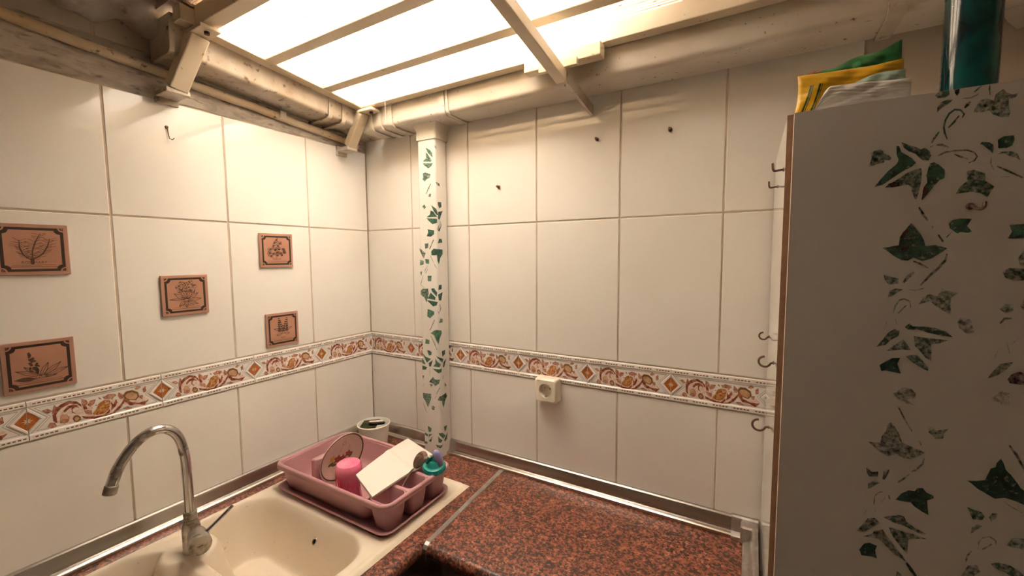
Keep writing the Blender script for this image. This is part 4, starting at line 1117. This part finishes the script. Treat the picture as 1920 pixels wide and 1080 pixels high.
# plate standing in the rack
pn = Vector((.955, -.02, -.22)).normalized(); po = Vector((.236, -.338, .993)); PRd = .0755
m = MB(); m.lathe([(0, .006), (.045, .006), (.052, .0075), (.068, .0125), (PRd, .0150), (PRd + .0006, .0138), (.066, .0095), (.050, .0030), (.043, .0), (.0, .0)], po, pn, n=56)
pl = tag(m.build('plate', CERAMIC, None, True, 30), 'cream plate with brown rim and painted flowers standing in the pink dish rack', 'plate')
m = MB(); m.lathe([(.0700, .01345), (.0738, .01485), (.0735, .01500), (.0700, .01365), (.0700, .01345)], po, pn, n=56, cap=False); m.build('rim_line', INK_SOFT, pl, True)
pu = Vector((0, 0, 1)); pu = (pu - pn * pu.dot(pn)).normalized(); pw = pu.cross(pn)
RED_F = mat('red_flower', (0.30, 0.03, 0.025), .3); YEL_F = mat('yellow_flower', (0.62, 0.36, 0.05), .3); GRN_F = mat('green_leaf', (0.09, 0.10, 0.035), .3); LINE_F = mat('brown_line', (0.24, 0.11, 0.06), .3)
def onplate(u, v):
    r = math.hypot(u, v); h = .0064 if r < .045 else .0064 + (.0015 * min(1, (r - .045) / .007) + (.0050 * max(0, (r - .052)) / .016 if r > .052 else 0))
    return po + pn * (h + .0002) + pw * u + pu * v
fp = []
def petals(cx, cy, r, mt, n=5):
    for k in range(n):
        a = 2 * math.pi * k / n; fp.append((ell(cx + r * .6 * math.cos(a), cy + r * .6 * math.sin(a), r * .55, r * .38, 8, a), mt))
petals(-.012, -.006, .012, RED_F); petals(.004, -.010, .011, RED_F); petals(-.030, .002, .010, YEL_F); petals(.024, -.002, .010, RED_F)
for (x, y, a) in ((-.034, -.014, .4), (-.024, -.02, -.3), (.034, -.010, 1.0), (.014, -.022, .2)): fp.append((ell(x, y, .010, .005, 8, a), GRN_F))
for L_ in ([(-.012, .004), (-.004, .022), (.004, .034)], [(.020, .006), (.026, .022), (.030, .032)], [(-.026, .012), (-.030, .024)], [(.026, .014), (.036, .022)], [(.028, .022), (.022, .032)]): fp.append((stroke(L_, .0011), LINE_F))
for k in range(12):
    a = 2 * math.pi * k / 12; b = a + 2 * math.pi / 12
    fp.append((stroke([(.006 + .0058 * math.cos(a), .040 + .0058 * math.sin(a)), (.006 + .0058 * math.cos(b), .040 + .0058 * math.sin(b))], .001, False), LINE_F))
flat_polys(fp, onplate).build('flower_print', None, pl)

# hot pink cup upside down
m = MB()
m.lathe([(.030, 0), (.0325, .002), (.031, .020), (.0285, .040), (.0300, .058), (.0335, .078), (.0350, .091), (.0340, .102), (.0295, .1100), (.020, .1125), (.014, .111), (.0, .111)], (.352, -.398, ZD + .0095), (.02, -.02, 1), n=40)
# embossed squiggles
for k in range(7):
    a0 = -2.2 + k * .42; pts = []
    for j in range(7):
        a = a0 + .055 * j * (1 if k % 2 else -1); z = .066 + .022 * math.sin(j * .9 + k)
        pts.append((.352 + (.0345) * math.cos(a), -.398 + .0345 * math.sin(a), ZD + .0095 + z))
    m.tube(pts, .0011, 6)
tag(m.build('cup', HOTPINK, None, True, 45), 'hot pink plastic cup turned upside down in the dish rack', 'cup')

# glossy white lid-like tray laid across the rack
A_ = [Vector((.372, -.192, 1.017)), Vector((.508, -.212, .9965)), Vector((.500, -.447, .9965)), Vector((.405, -.418, 1.014))]
nn = (A_[1] - A_[0]).cross(A_[3] - A_[0]).normalized()
if nn.z < 0: nn = -nn
def tray_pt(u, v):
    p = A_[0] * (1 - u) * (1 - v) + A_[1] * u * (1 - v) + A_[2] * u * v + A_[3] * (1 - u) * v
    bow = .006 * math.sin(math.pi * v) + .0025 * smoothstep(.38, .44, v) - .0025 * smoothstep(.46, .52, v)
    return p + nn * bow
m = MB(); nu, nv = 10, 44
top = [tray_pt(i / nu, j / nv) for j in range(nv + 1) for i in range(nu + 1)]
w_ = nu + 1; n_ = len(top)
vs = top + [p - nn * .006 for p in top]
fs = [(j * w_ + i, j * w_ + i + 1, (j + 1) * w_ + i + 1, (j + 1) * w_ + i) for j in range(nv) for i in range(nu)]
fs += [tuple(x + n_ for x in f[::-1]) for f in fs]
bd = [i for i in range(w_)] + [j * w_ + nu for j in range(1, nv + 1)] + [nv * w_ + i for i in range(nu - 1, -1, -1)] + [j * w_ for j in range(nv - 1, 0, -1)]
fs += [(bd[i], bd[(i + 1) % len(bd)], bd[(i + 1) % len(bd)] + n_, bd[i] + n_) for i in range(len(bd))]
m.add(vs, fs)
tag(m.build('serving_tray', TRAYWHITE, None, True, 40), 'glossy white rectangular tray leaning across the pink dish rack', 'tray')

# spoon in the middle cup
m = MB()
hl = cr_spline([(.508, -.372, .945), (.514, -.366, .975), (.524, -.356, 1.004), (.532, -.347, 1.022), (.538, -.342, 1.030)], 5)
m.tube(hl, [.0030 - .0010 * k / (len(hl) - 1) for k in range(len(hl))], 8)
bdir = Vector((.42, .36, .83)).normalized(); bo = Vector((.550, -.330, 1.051)); bn = Vector((.65, -.72, .0)); bn = (bn - bdir * bn.dot(bdir)).normalized(); bs = bdir.cross(bn)
def bowl(u, v):
    a = 2 * math.pi * u; r = v; L_ = .0260 * math.cos(a) * r; W_ = .0150 * math.sin(a) * r * (1 + .18 * math.cos(a))
    return bo + bdir * L_ + bs * W_ - bn * (.0065 * (1 - r * r))
m.grid(bowl, 28, 8)
m.grid(lambda u, v: Vector(bowl(u, v)) - bn * .0012, 28, 8)
tag(m.build('spoon', STEEL, None, True, 60), 'steel spoon standing bowl up in a cutlery cup of the pink rack', 'spoon')

# teal sippy lid on the last cup
lo = Vector((.540, -.262, .9915)); la = Vector((.12, -.22, 1)).normalized()
lid = empty('sippy_cup_top', lo, 'teal sippy cup top with lilac spout stuck in the cutlery cups', 'cup')
m = MB()
pf = [(.012, .0), (.0275, .0), (.0305, .004), (.0310, .012), (.0285, .0175), (.0225, .0190), (.0205, .0215), (.0190, .0310), (.0150, .0360), (.0, .0370)]
m.lathe(pf, lo, la, n=44)
for k in range(44):
    a = 2 * math.pi * k / 44
    U_ = (Vector((1, 0, 0)) - la * la.x).normalized(); W2 = la.cross(U_)
    d = U_ * math.cos(a) + W2 * math.sin(a)
    m.tube([lo + d * .0308 + la * .003, lo + d * .0314 + la * .012], .0009, 5)
adopt(m.build('cap', TEAL, None, True, 40), lid)
m = MB(); m.tube([lo + la * .026 + Vector((-.010, -.014, 0)), lo + la * .033 + Vector((-.008, -.010, .004)), lo + la * .040 + Vector((-.002, -.004, .006))], [.0075, .009, .006], 12)
adopt(m.build('hinge_block', TEAL_DARK, None, True, 40), lid)
m = MB(); m.tube(cr_spline([lo + la * .020 + Vector((.013, .006, 0)), lo + la * .036 + Vector((.013, .006, 0)), lo + la * .050 + Vector((.009, .004, .002)), lo + la * .056 + Vector((.0, .0, .0))], 4), [.0125, .0125, .012, .0118, .0115, .0115, .0112, .011, .0108, .0105, .010, .0085, .005], 16)
adopt(m.build('spout', PURPLE, None, True, 60), lid)
m = MB(); m.lathe([(0, 0), (.006, .001), (.0055, .006), (0, .0085)], lo + la * .042 + Vector((-.006, -.006, 0)), la, n=14)
adopt(m.build('clear_valve', WHITEPLASTIC, None, True, 60), lid)

# ------------------------------------------------------------------ white tub with scourers in the corner
bx, by = .128, -.113
tb = empty('tub', (bx, by, ZC), 'white round plastic tub in the corner behind the dish rack', 'tub')
m = MB(); m.lathe([(.0425, .0006), (.0445, .003), (.0540, .082), (.0570, .084), (.0575, .089), (.0545, .0905), (.0530, .088), (.0515, .078), (.0430, .006), (.0, .005)], (bx, by, ZC), n=48)
adopt(m.build('wall', WHITEPLASTIC, None, True, 40), tb)
m = MB()
R_ = Matrix.Rotation(.5, 3, 'Z') @ Matrix.Rotation(-.10, 3, 'Y') @ Matrix.Rotation(.14, 3, 'X')
mm = MB(); mm.cbox(-.034, .026, -.026, .026, -.004, .004, .002)
m.add([R_ @ Vector(v) + Vector((bx - .006, by - .008, ZC + .0865)) for v in mm.v], mm.f)
tag(m.build('scouring_pad', SPONGE), 'dark green scouring pad in the white corner tub', 'scouring pad')
m = MB()
R2 = Matrix.Rotation(.65, 3, 'Z') @ Matrix.Rotation(-.30, 3, 'X')
vs = []; fs = []
mm = MB(); mm.lathe([(0, .004), (.5, .004), (.85, .003), (1, 0), (.85, -.003), (.5, -.004), (0, -.004)], n=28)
m.add([R2 @ Vector((v[0] * .027, v[1] * .0125, v[2] * 1.2)) + Vector((bx + .018, by - .004, ZC + .1000)) for v in mm.v], mm.f, CERAMIC)
m.add([R2 @ Vector((v[0] * .030, v[1] * .016, v[2] * 1.6)) + Vector((bx + .019, by - .003, ZC + .0935)) for v in mm.v], mm.f, BLACK)
tag(m.build('scrubber', None, None, True, 40), 'oval pale scrubber with black base in the white corner tub', 'scrubber')

# ------------------------------------------------------------------ socket
sc0 = empty('wall_socket', (.774, -.001, 1.188), 'cream surface-mounted power socket just below the border tiles', 'socket')
S_ = .0345
def sring(h, dep, r, n=8): return [(.774 + p[0], -dep, 1.188 + p[1]) for p in rrect(0, 0, h, h, r, 0, n)]
N_ = len(sring(.03, 0, .01))
circ = lambda r, dep: [(.774 + r * math.cos(a), -dep, 1.188 + r * math.sin(a)) for a in [math.radians((90 * (i // 9)) + 90 * (i % 9) / 8) for i in range(N_)]]
m = MB(); m.loft([sring(S_ + .0025, .001, .009), sring(S_ + .002, .024, .009), sring(S_ + .0005, .0285, .009), sring(S_ - .002, .031, .009), sring(S_ - .0035, .0325, .008), circ(.0215, .0325), circ(.0208, .0320), circ(.0195, .0165), circ(.0193, .004), circ(.002, .0038)], None, True, True)
b = adopt(m.build('housing', SOCKET, None, True, 30), sc0)
bmi = bmesh.new(); eds = []
for cx_, cz_, r_, n_ in ((.774, 1.188, .0192, 32), (.7647, 1.191, .0029, 14), (.7833, 1.191, .0029, 14)):
    ring_ = [bmi.verts.new((cx_ + r_ * math.cos(2 * math.pi * k / n_), -.0168, cz_ + r_ * math.sin(2 * math.pi * k / n_))) for k in range(n_)]
    eds += [bmi.edges.new((ring_[k], ring_[(k + 1) % n_])) for k in range(n_)]
bmesh.ops.triangle_fill(bmi, use_beauty=True, edges=eds, normal=(0, -1, 0))
me = bpy.data.meshes.new('insert'); bmi.to_mesh(me); bmi.free(); me.materials.append(SOCKET)
adopt(link('insert', me), sc0)
for cx_ in (.7647, .7833):
    m = MB(); m.lathe([(.0029, .0), (.0029, .0125), (.0, .0126)], (cx_, -.0168, 1.191), (0, 1, 0), n=14, cap=False); adopt(m.build('pin_hole', SOCKET), sc0)
for s in (1, -1):
    m = MB(); m.box(.774 - .0035, .774 + .0035, -.030, -.0175, 1.188 + s * .0192 - .001, 1.188 + s * .0192 + .001); adopt(m.build('earth_clip', STEEL), sc0)

# ------------------------------------------------------------------ nails and hooks
def nail(x, z, label):
    m = MB(); m.lathe([(.0, 0), (.0052, 0), (.0052, .0016), (.0028, .002), (.0028, .009), (.0038, .0095), (.0034, .012), (0, .0125)], (x, -.001, z), (0, -1, .1), n=14)
    tag(m.build('wall_plug', RUST, None, True, 30), label, 'screw', 'rusty screws in the tiled wall')
nail(.599, 1.803, 'rusty screw stub in the tile just right of the downpipe')
nail(.916, 1.903, 'rusty screw stub in the tile below the roof brace')
nail(1.105, 1.900, 'rusty screw stub in the tile toward the tall cabinet')
m = MB()
m.tube([(.001, -.627, 1.918), (.004, -.627, 1.916), (.004, -.6255, 1.900), (.005, -.624, 1.890), (.010, -.620, 1.887), (.011, -.616, 1.892)], .0011, 6)
m.lathe([(0, 0), (.004, 0), (.003, .003), (0, .003)], (.0005, -.627, 1.918), (1, 0, 0), n=10)
tag(m.build('wire_hook', RUST, None, True), 'thin rusty wire hook on the upper tile of the herb plaque wall', 'hook')
# stray cobweb threads
m = MB(); m.tube([(.10, -.02, 1.985), (.16, -.03, 1.992), (.21, -.04, 1.984), (.25, -.05, 1.986), (.322, -.064, 1.984)], .0005, 5)
tag(m.build('cobweb', WEB), 'pale cobweb thread stretched to the ivy pipe', 'cobweb', 'cobwebs')
m = MB(); m.tube([(.268, -.148, 2.085), (.268, -.148, 2.055), (.2685, -.149, 2.010)], .0005, 5)
tag(m.build('cobweb', WEB), 'pale cobweb thread hanging down from the roof frame', 'cobweb', 'cobwebs')

# ------------------------------------------------------------------ herb plaques
PS = .105
def leafp(x, y, L_, w, a): 
    c, s = math.cos(a), math.sin(a); pts = [(0, 0), (.3, .8), (.6, .85), (1, 0), (.6, -.85), (.3, -.8)]
    return [(x + c * p[0] * L_ - s * p[1] * w * .5, y + s * p[0] * L_ + c * p[1] * w * .5) for p in pts]
def outline(x, y, L_, w, a, t=.0011):
    q = leafp(x, y, L_, w, a); q.append(q[0]); return [(stroke([q[i], q[i + 1]], t, False), INK_SOFT) for i in range(len(q) - 1)] + [(stroke([(x, y), (x + math.cos(a) * L_, y + math.sin(a) * L_)], t * .8, False), INK_SOFT)]
def art_rosemary():
    random.seed(3); o = []
    stems = [((.050, .030), (.051, .050), (.056, .068), (.064, .086)), ((.047, .032), (.038, .042), (.034, .056), (.034, .072)), ((.053, .033), (.066, .045), (.073, .060), (.077, .076))]
    for st in stems:
        o.append((stroke(st, .0022), INK_SOFT))
        for i in range(len(st) - 1):
            for k in range(6):
                t = k / 6; x = st[i][0] + (st[i + 1][0] - st[i][0]) * t; y = st[i][1] + (st[i + 1][1] - st[i][1]) * t
                for sg in (-1, 1):
                    a = math.pi / 2 - sg * random.uniform(.7, 1.5); L_ = random.uniform(.008, .014)
                    o.append((stroke([(x, y), (x + math.cos(a) * L_, y + math.sin(a) * L_ * .8)],   .0018), INK if random.random() < .4 else INK_SOFT))
    o.append(([(.048, .022), (.052, .022), (.053, .034), (.047, .034)], INK_SOFT))
    return o
def art_sage():
    o = []
    for x, y, L_, w, a in ((.054, .030, .040, .010, 2.72), (.052, .029, .030, .009, 1.15), (.056, .030, .036, .009, .72), (.058, .029, .038, .009, .32), (.050, .034, .028, .008, 2.4), (.058, .026, .018, .004, .12)): o += outline(x, y, L_, w, a)
    o.append((leafp(.046, .025, -.032, .011, -.10), INK_SOFT))
    random.seed(4)
    for k in range(42):
        t = random.random(); o.append((ell(.046 - .008 * t + random.uniform(-1, 1) * .009 * (1.05 - t), .040 + .040 * t, .0024, .0016, 6, random.random() * 3), INK_SOFT if k % 3 else INK))
    o.append((leafp(.048, .034, .016, .006, 1.6), INK))
    return o
def art_angelica():
    o = []; random.seed(5)
    for x, y in ((.036, .074), (.044, .083), (.054, .080), (.064, .084), (.072, .074), (.046, .070), (.058, .069), (.040, .063), (.064, .062), (.052, .060)):
        for k in range(9): o.append((ell(x + random.uniform(-.004, .004), y + random.uniform(-.004, .004), .0016, .0012, 6), INK_SOFT))
        q = ell(x, y, .0058, .0055, 10)
        for i in range(10): o.append((stroke([q[i], q[(i + 1) % 10]], .0006, False), INK_SOFT))
    for x, y, L_, w, a in ((.052, .042, .030, .012, 2.6), (.054, .042, .026, .014, 2.0), (.054, .042, .024, .013, 1.1), (.055, .041, .030, .010, .55), (.056, .038, .032, .010, .1), (.055, .036, .026, .009, -.35), (.050, .038, .020, .009, 4.0), (.053, .037, .018, .009, 4.7), (.050, .041, .034, .006, 3.1)): o += outline(x, y, L_, w, a)
    o += [(stroke([(.040, .047), (.055, .043), (.066, .047)], .002), INK), (stroke([(.064, .060), (.071, .058), (.074, .066)], .003), INK)]
    return o
def art_parsley():
    o = []; random.seed(6)
    for x, y in ((.052, .086), (.045, .077), (.062, .075), (.042, .068), (.055, .068), (.032, .057), (.047, .056), (.058, .057), (.071, .058), (.030, .045), (.041, .043), (.052, .047), (.063, .045), (.074, .046), (.033, .036), (.053, .038), (.067, .038), (.074, .052)):
        for k in range(3):
            a = random.random() * 6.28; o += outline(x, y, .0085, .007, a + k * 2.1, .0008)
        o.append((ell(x + .001, y - .001, .0038, .0028, 8, random.random()), INK_SOFT))
    for x, y in ((.047, .054), (.060, .056)): o.append((ell(x, y, .004, .003, 8), INK))
    return o
def art_mint():
    o = []; random.seed(8)
    for sx in (.040, .066):
        o.append((stroke([(.053, .036), (sx + (.053 - sx) * .35, .055), (sx, .084)], .0014), INK_SOFT))
        for k in range(7):
            t = k / 6; x = sx + (.053 - sx) * .5 * (1 - t); y = .046 + .040 * t
            for sg in (-1, 1): o.append((leafp(x, y, .0115 * (1.1 - .75 * t), .007 * (1.1 - .6 * t), math.pi / 2 - sg * (1.2 - .4 * t)), INK_SOFT if (k + sg) % 3 else INK))
    for x, y, L_, w, a in ((.048, .048, .026, .008, 2.8), (.058, .048, .026, .008, .35), (.050, .040, .020, .009, 3.4), (.056, .040, .018, .009, -.2), (.053, .052, .014, .012, 1.6)): o += outline(x, y, L_, w, a)
    return o
def text_mesh(s, size):
    cu = bpy.data.curves.new('title', 'FONT'); cu.body = s; cu.size = size; cu.align_x = 'CENTER'
    o = bpy.data.objects.new('title', cu); COL.objects.link(o); bpy.context.view_layer.update()
    me = bpy.data.meshes.new_from_object(o.evaluated_get(bpy.context.evaluated_depsgraph_get()))
    bpy.data.objects.remove(o); return me
def frame_art():
    o = []; a, b = .0075, .0125; c = .0135; S = PS
    def corner(cx, cy, r, n=5, st=0): return [(cx + r * math.cos(math.radians(st + 90 * k / n)), cy + r * math.sin(math.radians(st + 90 * k / n))) for k in range(n + 1)]
    def ringpts(i, r):
        return corner(i, i, r, 5, 0)[::-1] + corner(S - i, i, r, 5, 90)[::-1] + corner(S - i, S - i, r, 5, 180)[::-1] + corner(i, S - i, r, 5, 270)[::-1]
    A, B = ringpts(a, .0082), ringpts(b, .0082)
    n = len(A)
    for k in range(n): o.append(([A[k], A[(k + 1) % n], B[(k + 1) % n], B[k]], INK))
    for cx, cy, st in ((a, a, 0), (S - a, a, 90), (S - a, S - a, 180), (a, S - a, 270)):
        o.append(([(cx, cy)] + corner(cx, cy, .0055, 5, st), INK)); 
        o.append(([(cx + .001 * (1 if cx < .05 else -1), cy + .001 * (1 if cy < .05 else -1))] + corner(cx + .001 * (1 if cx < .05 else -1), cy + .001 * (1 if cy < .05 else -1), .0026, 4, st), COPPER_EDGE))
    return o
def plaque(y, z, art, title, label, mt=COPPER):
    r = empty('herb_plaque', (.001, y + PS / 2, z), label, 'plaque', 'copper herb plaques')
    m = MB(); m.cbox(.0012, .0060, y, y + PS, z, z + PS, .0012)
    adopt(m.build('plate', COPPER_EDGE), r)
    m = MB(); m.box(.0058, .0063, y + .0055, y + PS - .0055, z + .0055, z + PS - .0055); adopt(m.build('picture_ground', mt), r)
    pf = lambda u, v: (.00655, y + u, z + v)
    adopt(flat_polys(frame_art(), pf).build('frame_line', None), r)
    o = art()
    o += [(stroke([(.022, .0205), (.083, .0205)], .0006, False), INK_SOFT), (stroke([(.018, .0170), (.086, .0170)], .0010, False), INK_SOFT)]
    mb = MB(); lay = 0
    for pts, mt_ in o:
        lay += 1; mb.add([(.0066 + lay * .0000012, y + u, z + v) for u, v in pts], [tuple(range(len(pts)))], mt_)
    adopt(mb.build('herb_drawing', None), r)
    me = text_mesh(title, .0072); me.materials.append(INK_SOFT)
    t = bpy.data.objects.new('title', me); COL.objects.link(t)
    t.rotation_euler = (math.pi / 2, 0, math.pi / 2); t.location = (.0069, y + PS * .5, z + .0235)
    t.parent = r; t.matrix_parent_inverse = Matrix.Translation(-Vector(r.location))
plaque(-.9255, 1.5545, art_rosemary, 'ROSEMARY', 'square copper plaque picturing three needle-leaved rosemary sprigs')
plaque(-.9310, 1.3130, art_sage, 'SAGE', 'square copper plaque with broad-leaved sage and flower spike just above the border')
plaque(-.6645, 1.4385, art_angelica, 'ANGELICA', 'square copper plaque with a round flower head over spreading leaves, alone on its tile')
plaque(-.4170, 1.5570, art_parsley, 'PARSLEY', 'square copper plaque with a pyramid of curly leaves, upper one near the corner')
plaque(-.4095, 1.3080, art_mint, 'MINT', 'square copper plaque with two upright leafy spikes above the border near the corner')

# ------------------------------------------------------------------ tall cabinet
CX0, CX1, CYF = 1.331, 1.97, -.382
tc = empty('tall_cabinet', ((CX0 + CX1) / 2, CYF / 2, 0), 'tall white laminate cabinet with sponged green ivy stencils on its door', 'cabinet')
m = MB(); m.box(CX0, CX0 + .016, CYF + .0012, -.0075, .0, 1.790); adopt(m.build('side_panel', MELAMINE_GLOSS), tc)
m = MB(); m.box(CX0, CX0 + .016, CYF, CYF + .0012, .0, 1.7895); adopt(m.build('raw_edge', CHIPBOARD), tc)
m = MB(); m.box(CX1 - .016, CX1, CYF, -.0075, .0, 1.790); adopt(m.build('side_panel', MELAMINE), tc)
m = MB(); m.box(CX0 + .016, CX1 - .016, CYF, -.0075, 1.774, 1.788); adopt(m.build('top_panel', MELAMINE), tc)
m = MB(); m.box(CX0 + .016, CX1 - .016, -.014, -.0075, .0, 1.774); adopt(m.build('back_panel', MELAMINE), tc)
DX = 1.3385
m = MB(); m.box(DX + .0008, CX1 - .004, -.4000, CYF - .0015, .02, 1.7865)
dr_ = adopt(m.build('door', MELAMINE), tc)
m = MB(); m.box(DX, DX + .0008, -.4000, CYF - .0015, .02, 1.7865); m.build('edge_band', EDGEBAND, dr_)
def sponged_leaf(pts, ink, cov, k):
    """one stencilled leaf: the paint thins out towards its edge"""
    bm = bmesh.new()
    f = bm.faces.new([bm.verts.new((x, -.4002 - .000003 * (k % 7), z)) for x, z in pts])
    A_f = f.calc_area(); P_f = f.calc_perimeter()
    bmesh.ops.inset_individual(bm, faces=[f], thickness=min(.0030, .55 * A_f / P_f), use_even_offset=False)
    inner = set(v.index for v in f.verts); bm.verts.index_update(); inner = set(v.index for v in f.verts)
    me = bpy.data.meshes.new('stencilled_leaf'); bmesh.ops.triangulate(bm, faces=bm.faces); bm.to_mesh(me); bm.free()
    me.materials.append(IVY)
    at = me.attributes.new('ink', 'FLOAT_COLOR', 'POINT')
    full = .30 + .0056 * cov
    for n_ in range(len(me.vertices)): at.data[n_].color = (*ink, full if n_ in inner else full - .26)
    return link('stencilled_leaf', me, dr_)
for i_, (cov, code, q) in enumerate(DOOR_IVY):
    pts = [(1.3375 + q[i] * 1e-4, 1.0 + q[i + 1] * 1e-4) for i in range(0, len(q), 2)]
    sponged_leaf([(x, min(z, 1.7862)) for x, z in pts], INKS[code], cov, i_)
    far = [(x + .235, z - .06) for x, z in pts]      # the pattern goes on across the door
    if min(p[0] for p in far) > 1.603 and max(p[0] for p in far) < 1.95: sponged_leaf(far, INKS[code], cov, i_)

# hooks screwed to the cabinet
def hook_on_side(y, z, kind, s=1.0, label=''):
    m = MB(); x = CX0 + .003
    if kind == 'L': P = [(x, y, z), (x - .004 * s, y, z), (x - .017 * s, y, z - .001), (x - .0195 * s, y, z + .0005), (x - .0205 * s, y, z + .004), (x - .021 * s, y, z + .013 * s)]
    else:
        P = [(x, y, z), (x - .003, y, z), (x - .007 * s, y, z - .001)]
        c = (x - .0175 * s, z + .001 * s); r = .0098 * s
        for k in range(15):
            a = math.radians(-35 - 235 * k / 14); P.append((c[0] + r * math.cos(a), y, c[1] + r * math.sin(a)))
    m.tube(cr_spline(P, 3), .0020 * (s if s > .8 else .9), 8)
    m.lathe([(0, 0), (.0034, 0), (.0028, .0012), (0, .0013)], (x - .003, y, z), (-1, 0, 0), n=12)
    tag(m.build('screw_hook', RUST, None, True), label, 'hook', 'screw hooks on the cabinet side')
hook_on_side(-.345, 1.7185, 'L', .85, 'upper of the two square screw hooks on the cabinet side')
hook_on_side(-.175, 1.7160, 'L', .85, 'lower of the two square screw hooks on the cabinet side')
hook_on_side(-.060, 1.4070, 'C', .80, 'topmost of the round cup hooks on the cabinet side')
hook_on_side(-.285, 1.4000, 'C', .92, 'middle round cup hook on the cabinet side, level with the border top')
hook_on_side(-.205, 1.2560, 'C', 1.10, 'lowest round cup hook on the cabinet side, below the border')
m = MB(); m.tube(cr_spline([(1.5215, -.400, 1.6445), (1.5215, -.408, 1.6435), (1.5225, -.413, 1.6405), (1.5255, -.4165, 1.6395), (1.5282, -.4160, 1.6425), (1.5290, -.4140, 1.6475)], 4), .0019, 8)
m.lathe([(0, 0), (.0042, 0), (.003, .0022), (0, .0025)], (1.5215, -.4001, 1.6445), (0, -1, 0), n=12)
tag(m.build('screw_hook', RUST, None, True), 'brown screw hook on the ivy-stencilled cabinet door', 'hook')

# ------------------------------------------------------------------ things on top of the cabinet
def pillow(x0, x1, z0, z1, y, th, wob, seed, mt, top=None, left=None, right=None, nu=46, nv=26):
    rnd = random.Random(seed); ph = [rnd.uniform(0, 6.28) for _ in range(12)]
    def crease(u, v): return wob * (math.sin(9 * u + 4 * v + ph[0]) * .5 + math.sin(17 * u - 11 * v + ph[1]) * .35 + abs(math.sin(23 * v + 7 * u + ph[2])) * .45 + math.sin(41 * u + 3 * v + ph[3]) * .15)
    def pt(u, v, s):
        zt = top(u) if top else z1
        xl = left(v) if left else x0; xr = right(v) if right else x1
        e = min(1, 5 * u, 5 * (1 - u)) * min(1, 5 * (1 - v) + .03, 3 * v + .4); e = math.sqrt(max(0, e))
        d = s * th * e + crease(u, v) * (.35 + .65 * e)
        return (xl + (xr - xl) * u, y - d, z0 + (zt - z0) * v)
    m = MB(); m.grid(lambda u, v: pt(u, v, 1), nu, nv, mt); m.grid(lambda u, v: pt(u, v, -1), nu, nv, mt)
    return m, pt
ZK = 1.7885
g_m, gp = pillow(1.352, 1.472, ZK, 1.885, -.300, .011, .0045, 2, GREENBAG, top=lambda u: 1.8695 + .024 * u ** 1.4 + .002 * math.sin(u * 14), left=lambda v: 1.351 + .004 * v, right=lambda v: 1.474 - .004 * v)
gb = tag(g_m.build('food_bag', None, None, True, 60), 'crumpled green plastic bag behind the yellow bag on the cabinet top', 'bag', 'bags on the cabinet top')
m = MB(); m.add([Vector(gp(u, v, 1)) + Vector((0, -.0006, .0006)) for u, v in ((.06, .96), (.20, .97), (.20, 1.0), (.06, 1.0))], [(0, 1, 2, 3)]); m.build('red_print', REDBAG, gb)
y_m, yp = pillow(1.343, 1.462, ZK, 1.85, -.345, .009, .003, 5, YELLOWBAG, top=lambda u: 1.8545 - .006 * u + .010 * max(0, u - .75) * 2, left=lambda v: 1.3395 + .0055 * math.sin(v * 2.4), right=lambda v: 1.4640)
yb = tag(y_m.build('food_bag', None, None, True, 60), 'yellow plastic bag with dark green stripes on the cabinet top', 'bag', 'bags on the cabinet top')
for u0, w in ((.115, .020), (.145, .008), (.205, .020), (.235, .006)):
    m = MB(); k = 10
    vs = []; 
    for j in range(k + 1):
        v = .10 + .62 * j / k; sh = .10 * (v - .7)
        vs += [Vector(yp(u0 + sh, v, 1)) + Vector((0, -.0006, 0)), Vector(yp(u0 + w + sh, v, 1)) + Vector((0, -.0006, 0))]
    m.add(vs, [(2 * j, 2 * j + 1, 2 * j + 3, 2 * j + 2) for j in range(k)]); m.build('stripe', DARKGREEN, yb)
w_m, wp = pillow(1.352, 1.456, ZK, 1.82, -.374, .005, .0032, 9, CLEARBAG, top=lambda u: 1.7885 + .034 * smoothstep(0, .22, u) - .006 * smoothstep(.3, 1, u), left=lambda v: 1.351 + .006 * v, right=lambda v: 1.466)
wb_ = tag(w_m.build('food_bag', None, None, True, 60), 'milky clear plastic bag at the front of the cabinet top', 'bag', 'bags on the cabinet top')
m_m, mp_ = pillow(1.395, 1.462, ZK, 1.83, -.362, .004, .002, 12, MINTBAG, top=lambda u: 1.818 + .016 * math.sin(min(1, u * 1.25) * 1.9), right=lambda v: 1.4625)
tag(m_m.build('food_bag', None, None, True, 60), 'pale mint plastic bag folded behind the clear one on the cabinet top', 'bag', 'bags on the cabinet top')
# tall teal bottle
bx2, by2, br2 = 1.5245, -.356, .0262
can = empty('bottle', (bx2, by2, ZK), 'tall glossy dark teal cylinder on the cabinet top', 'bottle')
pf = [(.022, .0004), (br2 - .001, .001), (br2, .003)]
for k in range(30): pf.append((br2 - .0003 * (k % 2), .004 + .120 * k / 29))
for k in range(12): pf += [(br2 + .0004, .126 + .0045 * k), (br2 - .0009, .128 + .0045 * k)]
pf += [(br2, .182), (br2 - .003, .186), (.0, .187)]
m = MB(); m.lathe(pf, (bx2, by2, ZK), n=48)
adopt(m.build('wrapped_body', CANTEAL, None, True, 40), can)
m = MB(); m.lathe([(br2 - .002, .187), (.018, .196), (.012, .202), (.012, .222), (0, .223)], (bx2, by2, ZK), n=32)
adopt(m.build('cap', TEAL_DARK, None, True, 40), can)
